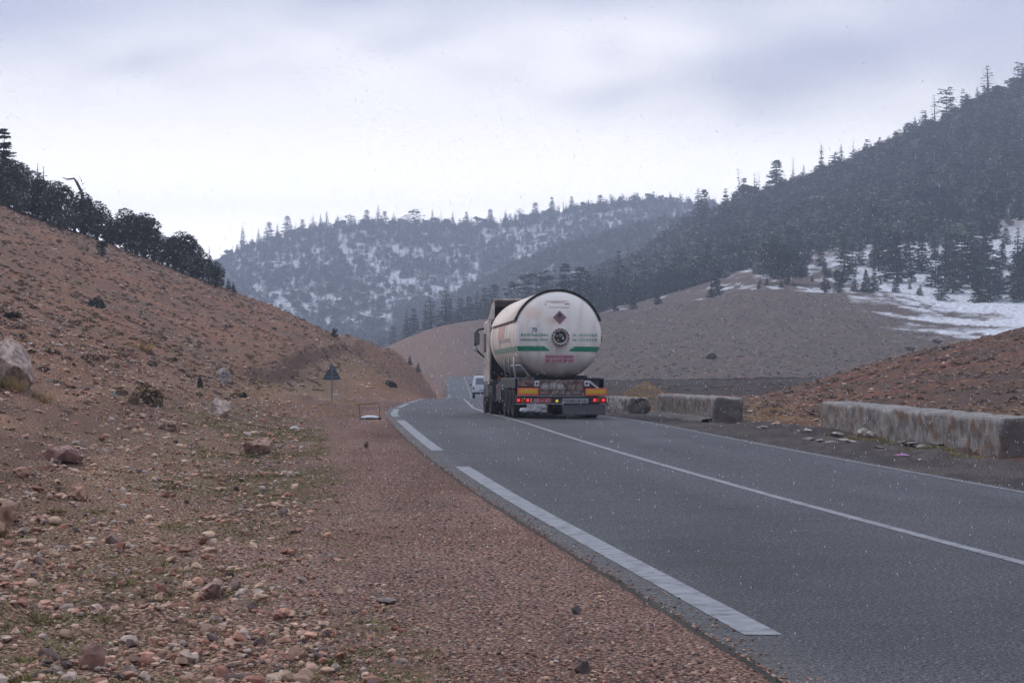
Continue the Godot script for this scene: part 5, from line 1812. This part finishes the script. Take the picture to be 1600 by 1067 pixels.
	for i in 1500:
		var d := rng.randf_range(800.0, 1250.0)
		var x := (rng.randf_range(380.0, 640.0) - 800.0) * d / FOCAL
		add_mass(mass, tints, ground(x, d), rng.randf_range(4.5, 9.0))
	for i in 420:
		var d := rng.randf_range(1850.0, 1905.0)
		var x := (rng.randf_range(290.0, 1120.0) - 800.0) * d / FOCAL
		add_mass(mass, tints, ground(x, d), rng.randf_range(4.0, 10.0))
	for k: String in mass:
		var kit: Array = mats[k.left(-1)][int(k.right(1))]
		var o := scatter("forest", kit[1], mats["leaves"], mass[k], tints[k])
		tag(o, "dense dark cedar and oak forest covering the far slopes and the right mountain", "forest", "forest on the slopes")
	# seedlings low in the clearing
	for i in 26:
		var d := rng.randf_range(440.0, 500.0)
		var p := rng.randf_range(1180.0, 1460.0)
		var x := (p - 800.0) * d / FOCAL
		var h := rng.randf_range(1.0, 2.6)
		var kit: Array = mats["_broad"][rng.randi() % 2]
		var t := plant_at("seedling_tree", "", "tree", ground(x, d) - Vector3(0, 0.1, 0), Vector3(h * 1.2, h, h * 1.2), [kit[0], kit[1], "crown"])
		ranked.append([t, h, "bushy seedling conifer in the snowy clearing, " + ("left of the tall conifer" if p < 1310.0 else "right of the tall conifer")])
	rank_labels(ranked, "tree", "trees of the forest slopes")


var ranked := []


func tree_plain(x: float, d: float, top: float, kind: String) -> Node3D:
	var g := ground(x, d)
	var h := maxf(2.0, EYE - (top - HORIZON) * d / FOCAL - g.y)
	var list: Array = mats[kind]
	var kit: Array = list[rng.randi() % list.size()]
	var w := h * {"_slim": 1.25, "_broad": 1.1, "_flat": 1.1, "_thin": 1.2, "_oak": 1.3, "_lowoak": 1.2}[kind] as float
	return plant_at("cedar_tree", "", "tree", g - Vector3(0, 0.2, 0), Vector3(w, h, w), [kit[0], kit[1], "crown"])


func add_mass(mass: Dictionary, tints: Dictionary, g: Vector3, h: float) -> void:
	var k: String = ["_farcone0", "_farcone1", "_farcone0", "_farcone1", "_farcone0", "_lowoak0", "_lowoak1"][rng.randi() % 7]
	var w := h * (1.25 if k.begins_with("_far") else 1.35) * rng.randf_range(0.85, 1.15)
	if k.begins_with("_low"):
		h *= 0.7
		w *= 0.8
	mass[k].append(spot(g - Vector3(0, h * 0.06, 0), Vector3(w, h, w)))
	var t := (0.35 + 2.1 * pow(rng.randf(), 1.8)) * (1.0 + 0.9 * n_patch.get_noise_2d(g.x * 1.2, g.z * 0.5))
	tints[k].append(Color(t * 1.02, t, t * rng.randf_range(0.9, 1.05)))


func right_side() -> void:
	# flat slabs fallen at the foot of the nearest parapet
	var slabs := [[1264, 688, 0.34, 0.1, 0.2], [1308, 683, 0.4, 0.13, 0.5], [1318, 690, 0.3, 0.07, 0.1], [1347, 681, 0.36, 0.2, 0.7], [1358, 684, 0.22, 0.16, 0.6], [1330, 691, 0.42, 0.06, 0.15], [1298, 692, 0.3, 0.05, 0.1], [1282, 690, 0.25, 0.06, 0.2], [1410, 694, 0.36, 0.08, 0.3], [1426, 697, 0.42, 0.07, 0.2], [1445, 699, 0.4, 0.06, 0.1], [1396, 699, 0.26, 0.05, 0.1], [1372, 700, 0.3, 0.05, 0.1], [1470, 697, 0.26, 0.06, 0.2]]
	var items := []
	for i in slabs.size():
		var s: Array = slabs[i]
		var c := Color(0.36, 0.335, 0.3) if i < 8 else Color(0.2, 0.19, 0.18)
		var o := rock_at("slab", "", hit(s[0], s[1]), Vector3(s[2], s[3], s[2] * 0.8), c, 500 + i, 0.0, "", 1.0, 7)
		o.basis = Basis(Vector3(0, 0, 1), rng.randf_range(-0.3, 0.5) * s[4] * 2.0) * Basis(Vector3.UP, rng.randf() * TAU).scaled_local(Vector3(s[2], s[3], s[2] * 0.8))
		items.append([o, s[2] * s[3], ("pale flat slab fallen at the parapet's left half" if i < 8 else "dark flat slab half buried at the parapet's right half")])
	rank_labels(items, "stone", "slabs fallen at the parapet's foot")
	litter("plastic_bag", "flattened pink plastic bag on the right verge below the nearest parapet", "litter", hit(1410, 713), Vector3(0.26, 0.05, 0.16), Color(0.36, 0.14, 0.32), 11)
	litter("plastic_bag", "white torn plastic bag at the near end of the second parapet", "litter", hit(1136, 659), Vector3(0.62, 0.07, 0.3), Color(0.68, 0.7, 0.74), 12)
	litter("paper_cup", "tiny white scrap on the gravel below the pink bag", "litter", hit(1437, 722), Vector3(0.05, 0.04, 0.05), Color(0.7, 0.7, 0.7), 13)
	litter("plastic_scrap", "bluish plastic scrap at the near end of the nearest parapet", "litter", hit(1588, 710), Vector3(0.12, 0.06, 0.1), Color(0.42, 0.5, 0.6), 14)
	litter("red_scrap", "red scrap in the dry grass between the parapets", "litter", hit(1196, 649), Vector3(0.12, 0.14, 0.08), Color(0.45, 0.05, 0.03), 15)
	litter("plastic_scrap", "teal scrap beside the red one between the parapets", "litter", hit(1189, 647), Vector3(0.1, 0.07, 0.08), Color(0.05, 0.28, 0.22), 16)
	litter("plastic_bag", "pale grey bag at the far end of the nearest parapet", "litter", hit(1258, 675), Vector3(0.3, 0.12, 0.2), Color(0.5, 0.46, 0.46), 17)
	var straw := tuft_mesh(240, 0.6, 0.8, 0.012, Color(0.30, 0.17, 0.06), Color(0.42, 0.27, 0.11))
	plant_at("dry_plant", "orange dry plant behind the broken parapet stub", "plant", ground(4.4, 90.0), Vector3(0.9, 1.2, 0.9), [null, straw, "stalks"])
	plant_at("dry_plant", "smaller dry plant right of the orange one behind the stub", "plant", ground(5.0, 90.0), Vector3(0.6, 0.8, 0.6), [null, straw, "stalks"])
	plant_at("shrub", "small dark shrub alone in the middle of the brown field", "shrub", hit(1112, 561, 150.0), Vector3(1.5, 1.6, 1.5), [null, cushion_mesh(260, 0.16, Color(0.035, 0.04, 0.032), Color(0.08, 0.075, 0.06)), "crown"])
	for s in [[1478, 547, 0.7, 0.5, "dark brown rock on the brow of the scrub hill"], [1424, 548, 2.6, 0.9, "grey rock outcrop in the field above the scrub hill"], [1466, 538, 2.2, 0.8, "snow dusted outcrop beside the grey one above the scrub hill"]]:
		rock_at("outcrop", s[4], hit(s[0], s[1], 60.0), Vector3(s[2], s[3], s[2]), Color(0.17, 0.13, 0.12), 700 + int(s[0]), 1.0)


func ground_cover() -> void:
	var list := []
	for i in 190000:
		var d := 10.2 + 62.0 * pow(rng.randf(), 1.9)
		var c := cx(d) - HALF_ROAD
		var q := 0.15 + 13.0 * pow(rng.randf(), 0.8)
		var x := c - q
		var p := 800.0 + FOCAL * x / d
		if p < -160.0:
			continue
		var patchy := n_mid.get_noise_2d(x * 0.6 + 9.0, d * 0.6)
		if q < 2.2 and rng.randf() < 0.8:
			continue
		if q > 2.2 and patchy < -0.1 and rng.randf() < 0.6:
			continue
		if q > 5.5 and d > 22.0 and d < 45.0 and rng.randf() < 0.75:
			continue
		var s := 0.014 + 0.06 * pow(rng.randf(), 2.8)
		if rng.randf() < 0.06 and q > 1.8:
			s = rng.randf_range(0.05, 0.14)
		if q > 5.0 and rng.randf() < 0.02:
			s = rng.randf_range(0.1, 0.2)
		if q < 1.7:
			s = minf(s, 0.04)
		list.append([s / d, s, x, d, p, q])
	list.sort_custom(func(a: Array, b: Array) -> bool: return a[0] > b[0])
	var tones := [[Color(0.50, 0.345, 0.245), "buff"], [Color(0.44, 0.245, 0.175), "rosy"], [Color(0.42, 0.335, 0.28), "grey"], [Color(0.30, 0.15, 0.105), "rust brown"], [Color(0.36, 0.235, 0.17), "dull brown"], [Color(0.14, 0.1, 0.09), "dark"]]
	var shapes := ["blunt", "flat", "chunky", "flaky", "wedged", "angular", "lumpy", "slabby"]
	var single := []
	var mass := [[], [], [], []]
	var tint := [[], [], [], []]
	for i in list.size():
		var s: Array = list[i]
		var size: float = s[1]
		var at := ground(s[2], s[3])
		var k := mini(5, int(pow(rng.randf(), 1.25) * 6.0))
		var v := rng.randi() % 8
		var xf := spot(at + Vector3(0, size * 0.16, 0), Vector3(size * rng.randf_range(0.8, 1.4), size * rng.randf_range(0.7, 1.1), size), 0.35)
		var y := py_of(at)
		if single.size() < 240 and s[4] > 4.0 and y < 1062.0:
			var o := node_of(mats["_rocks"][v], rock_material(tones[k][0]), "loose_stone")
			o.transform = xf
			var px_: float = s[4]
			single.append([o, s[0], tones[k][1] + " " + shapes[v] + " stone " + ("at the bottom edge" if y > 975.0 else "in the lower scree" if y > 880.0 else "in mid verge" if y > 790.0 else "on the upper verge") + (", far left" if px_ < 150.0 else ", left part" if px_ < 320.0 else ", by the grass strip" if px_ < 480.0 else ", on the bare gravel")])
		else:
			var c: Color = tones[k][0]
			var g := rng.randf_range(0.75, 1.2)
			mass[v % 4].append(xf)
			tint[v % 4].append(Color(c.r * g, c.g * g, c.b * g))
	rank_labels(single, "stone", "loose stones on the left verge")
	for v in 4:
		var small := rock_mesh(900 + v, 3, 5, [0.55, 0.8, 0.45, 0.65][v], 8, 0.4)
		tag(scatter("gravel", small, stone_tint(), mass[v], tint[v]), "small loose stones strewn over the left verge and slope foot", "gravel", "gravel of the left verge")
	# fine gravel of the shoulders
	var fine := []
	var ft := []
	for i in 60000:
		var d := 10.3 + 34.0 * pow(rng.randf(), 1.8)
		var left := rng.randf() < 0.88
		var q := 3.2 * pow(rng.randf(), 0.9)
		var x := cx(d) - HALF_ROAD - 0.1 - q if left else cx(d) + HALF_ROAD + 0.1 + q
		if absf(x) > d * 0.25:
			continue
		var s := 0.007 + 0.026 * pow(rng.randf(), 3.0)
		fine.append(spot(ground(x, d) + Vector3(0, s * 0.1, 0), Vector3(s * 1.3, s, s), 0.5))
		var c: Color = tones[mini(5, int(pow(rng.randf(), 1.1) * 6.0))][0] if left else Color(0.2, 0.18, 0.17) * rng.randf_range(0.6, 1.5)
		var g := rng.randf_range(0.6, 1.1)
		ft.append(Color(c.r * g, c.g * g, c.b * g))
	for i in 2600:   # grit strewn over the ragged edge of the asphalt
		var d := 10.3 + 60.0 * pow(rng.randf(), 1.5)
		var side := -1.0 if rng.randf() < 0.75 else 1.0
		var q := HALF_ROAD + 0.03 - 0.22 * pow(rng.randf(), 2.5)
		var s := rng.randf_range(0.008, 0.03)
		fine.append(spot(Vector3(cx(d) + side * q, er(d) - 0.01 + s * 0.15, -d), Vector3(s * 1.3, s * 0.8, s), 0.4))
		var c: Color = tones[mini(5, int(rng.randf() * 6.0))][0]
		ft.append(c * 0.85)
	tag(scatter("fine_gravel", rock_mesh(950, 2, 4, 0.7, 3), stone_tint(), fine, ft), "fine reddish gravel spread along the road shoulders", "gravel")
	var chips := []
	var ct := []
	for i in 90000:
		var d := 10.3 + 30.0 * pow(rng.randf(), 1.7)
		var x := cx(d) + rng.randf_range(-HALF_ROAD + 0.05, HALF_ROAD - 0.05)
		if absf(x) > d * 0.245:
			continue
		var s := rng.randf_range(0.005, 0.012) * (0.7 + d / 40.0)
		chips.append(spot(Vector3(x, er(d) - 0.0032 * absf(x - cx(d)) + 0.001, -d), Vector3(s * 1.2, s * 0.35, s)))
		var g := rng.randf_range(0.04, 0.1) if rng.randf() < 0.45 else rng.randf_range(0.16, 0.42)
		ct.append(Color(g, g, g * 1.04))
	tag(scatter("road_grit", rock_mesh(951, 2, 4, 0.8, 2), stone_tint(), chips, ct), "pale and dark stone grains showing in the worn asphalt", "grit")
	# short grass of the verge
	var blades := tuft_mesh(16, 0.075, 0.065, 0.005, Color(0.135, 0.14, 0.055), Color(0.37, 0.31, 0.15))
	var places := []
	for i in 52000:
		var d := 10.2 + 48.0 * pow(rng.randf(), 1.6)
		var q := rng.randf_range(1.6, 7.5)
		var x := cx(d) - HALF_ROAD - q
		var g := n_mid.get_noise_2d(x * 0.35 + 50.0, d * 0.35) + 0.5 * n_fine.get_noise_2d(x * 1.3 + 300.0, d * 1.3)
		var b := n_patch.get_noise_2d(x * 4.0, d * 2.0)
		if maxf(exp(-pow((q - 2.5 + b) / 0.8, 2.0)) * smoothstep(-0.45, 0.1, g), smoothstep(2.0, 2.6, q) * smoothstep(5.6, 3.6, q + b) * smoothstep(0.0, 0.4, g)) < rng.randf():
			continue
		places.append(spot(ground(x, d), Vector3.ONE * rng.randf_range(0.6, 1.3)))
	for i in 900:   # moss and grass at the foot of the nearest parapet
		var u := rng.randf()
		var x := lerpf(8.25, 7.3, u) - rng.randf_range(0.0, 0.55)
		var d := lerpf(38.0, 50.0, u)
		if n_mid.get_noise_2d(x * 2.0, d) > -0.05:
			places.append(spot(ground(x, d), Vector3.ONE * rng.randf_range(0.9, 1.6)))
	tag(scatter("grass", blades, mats["leaves"], places), "short olive grass growing in the stony strip beside the gravel shoulder", "grass")
	# low scrub on the slopes
	for v in 3:
		var spots := []
		var t := []
		for i in 6200:
			var d := 34.0 + 205.0 * pow(rng.randf(), 0.75)
			var x := 0.0
			if rng.randf() < 0.8:
				x = -rng.randf_range(0.0, 0.27) * d
				if x > cx(d) - HALF_ROAD - (4.5 if d > 60.0 else 6.0):
					continue
			else:
				d = rng.randf_range(72.0, 128.0) if i % 3 else rng.randf_range(14.0, 128.0)
				x = rng.randf_range(0.1, 0.3 if i % 3 else 0.6) * d
				if x < cx(d) + HALF_ROAD + 5.5:
					continue
			if n_mid.get_noise_2d(x * 0.3 + 70.0, d * 0.3) < -0.12 and rng.randf() < 0.7:
				continue
			var s := rng.randf_range(0.12, 0.34) * (1.5 if rng.randf() < 0.06 else 1.0)
			if d < 50.0:
				s *= 0.6
			spots.append(spot(ground(x, d) - Vector3(0, 0.02, 0), Vector3(s, s * rng.randf_range(0.5, 0.95), s)))
			var g := rng.randf_range(0.9, 1.6)
			t.append(Color(g, g, g))
		tag(scatter("scrub", mats["_scrub"][v], mats["leaves"], spots, t), "low dark thorny scrub dotted over the red slopes", "scrub", "scrub on the slopes")
	# dry grass on the bank, the terrace and between the parapets
	var dry := tuft_mesh(14, 0.16, 0.2, 0.008, Color(0.36, 0.23, 0.13), Color(0.5, 0.35, 0.2))
	var dp := []
	for i in 9000:
		var x := 0.0
		var d := 0.0
		if i % 3 == 0:
			d = rng.randf_range(55.0, 100.0)
			x = cx(d) + HALF_ROAD + rng.randf_range(3.0, 9.0)
		else:
			d = rng.randf_range(62.0, 270.0)
			x = cx(d) - HALF_ROAD - rng.randf_range(1.0, 9.0)
		if n_patch.get_noise_2d(x * 3.0, d * 1.4) < 0.0:
			continue
		dp.append(spot(ground(x, d), Vector3.ONE * rng.randf_range(0.6, 1.3)))
	tag(scatter("dry_grass", dry, mats["leaves"], dp), "straw coloured dry grass on the bank and between the parapets", "grass")
	# scattered rubble on the open slopes
	var rub := []
	var rt := []
	for i in 5000:
		var d := rng.randf_range(40.0, 275.0) if i % 4 else rng.randf_range(55.0, 128.0)
		var x := -rng.randf_range(0.02, 0.27) * d if i % 4 else cx(d) + HALF_ROAD + 1.0 + rng.randf_range(0.0, 0.2) * d
		if absf(x - cx(d)) < HALF_ROAD + 2.2:
			continue
		var s := rng.randf_range(0.06, 0.26) * (0.5 + d / 200.0)
		rub.append(spot(ground(x, d) + Vector3(0, s * 0.1, 0), Vector3(s * 1.3, s * 0.7, s), 0.3))
		var c: Color = tones[mini(4, int(rng.randf() * 5.0))][0]
		rt.append(c)
	tag(scatter("rubble", mats["_rocks"][5], stone_tint(), rub, rt), "pale rubble scattered over the red slopes", "rubble")
	# coarse herbs on the brown hill beyond
	var hb := []
	var ht := []
	for i in 6000:
		var d := rng.randf_range(170.0, 440.0)
		var p := rng.randf_range(560.0, 1660.0)
		var x := (p - 800.0) * d / FOCAL
		if absf(x - cx(d)) < HALF_ROAD + 2.0 or snow_at(x, d) > 0.5:
			continue
		var s := rng.randf_range(0.12, 0.36)
		hb.append(spot(ground(x, d), Vector3(s * 1.4, s * 0.55, s * 1.4)))
		var g := rng.randf_range(0.8, 1.5)
		ht.append(Color(g * 0.58, g * 0.62, g * 0.64))
	tag(scatter("heath", mats["_scrub"][1], mats["leaves"], hb, ht), "low brown heath covering the smooth hill beyond the road", "heath")


func stone_tint() -> StandardMaterial3D:
	var m := vcol("tinted stone", 0.95)
	return m


func snowfall() -> void:
	var st := begin(true)
	var lathe_prof := [Vector2(0, -0.8), Vector2(0.42, -0.35), Vector2(0.5, 0.15), Vector2(0.3, 0.6), Vector2(0, 0.8)]
	lathe(st, lathe_prof, Transform3D.IDENTITY, 5)
	var flake := finish(st)
	var places := []
	for i in 20000:
		var d := 9.0 + 70.0 * pow(rng.randf(), 0.75)
		var x := rng.randf_range(-0.27, 0.27) * d
		var y := EYE + rng.randf_range(-0.18, 0.2) * d
		if y < height(x, d, false) + 0.1:
			continue
		var s := rng.randf_range(0.004, 0.0082) * (0.3 + d / 50.0)
		places.append(Transform3D(Basis(Vector3(0, 0, 1), rng.randf_range(0.0, 0.5)).scaled_local(Vector3(s, s * rng.randf_range(1.6, 3.0), s)), Vector3(x, y, -d)))
	tag(scatter("falling_snow", flake, flake_material(), places), "light sleet and snowflakes falling through the whole view", "snow")


func flake_material() -> StandardMaterial3D:
	var f := plain("snowflake", Color(0.85, 0.87, 0.9), 0.8)
	f.backlight_enabled = true
	f.backlight = Color(0.9, 0.9, 0.92)
	return f
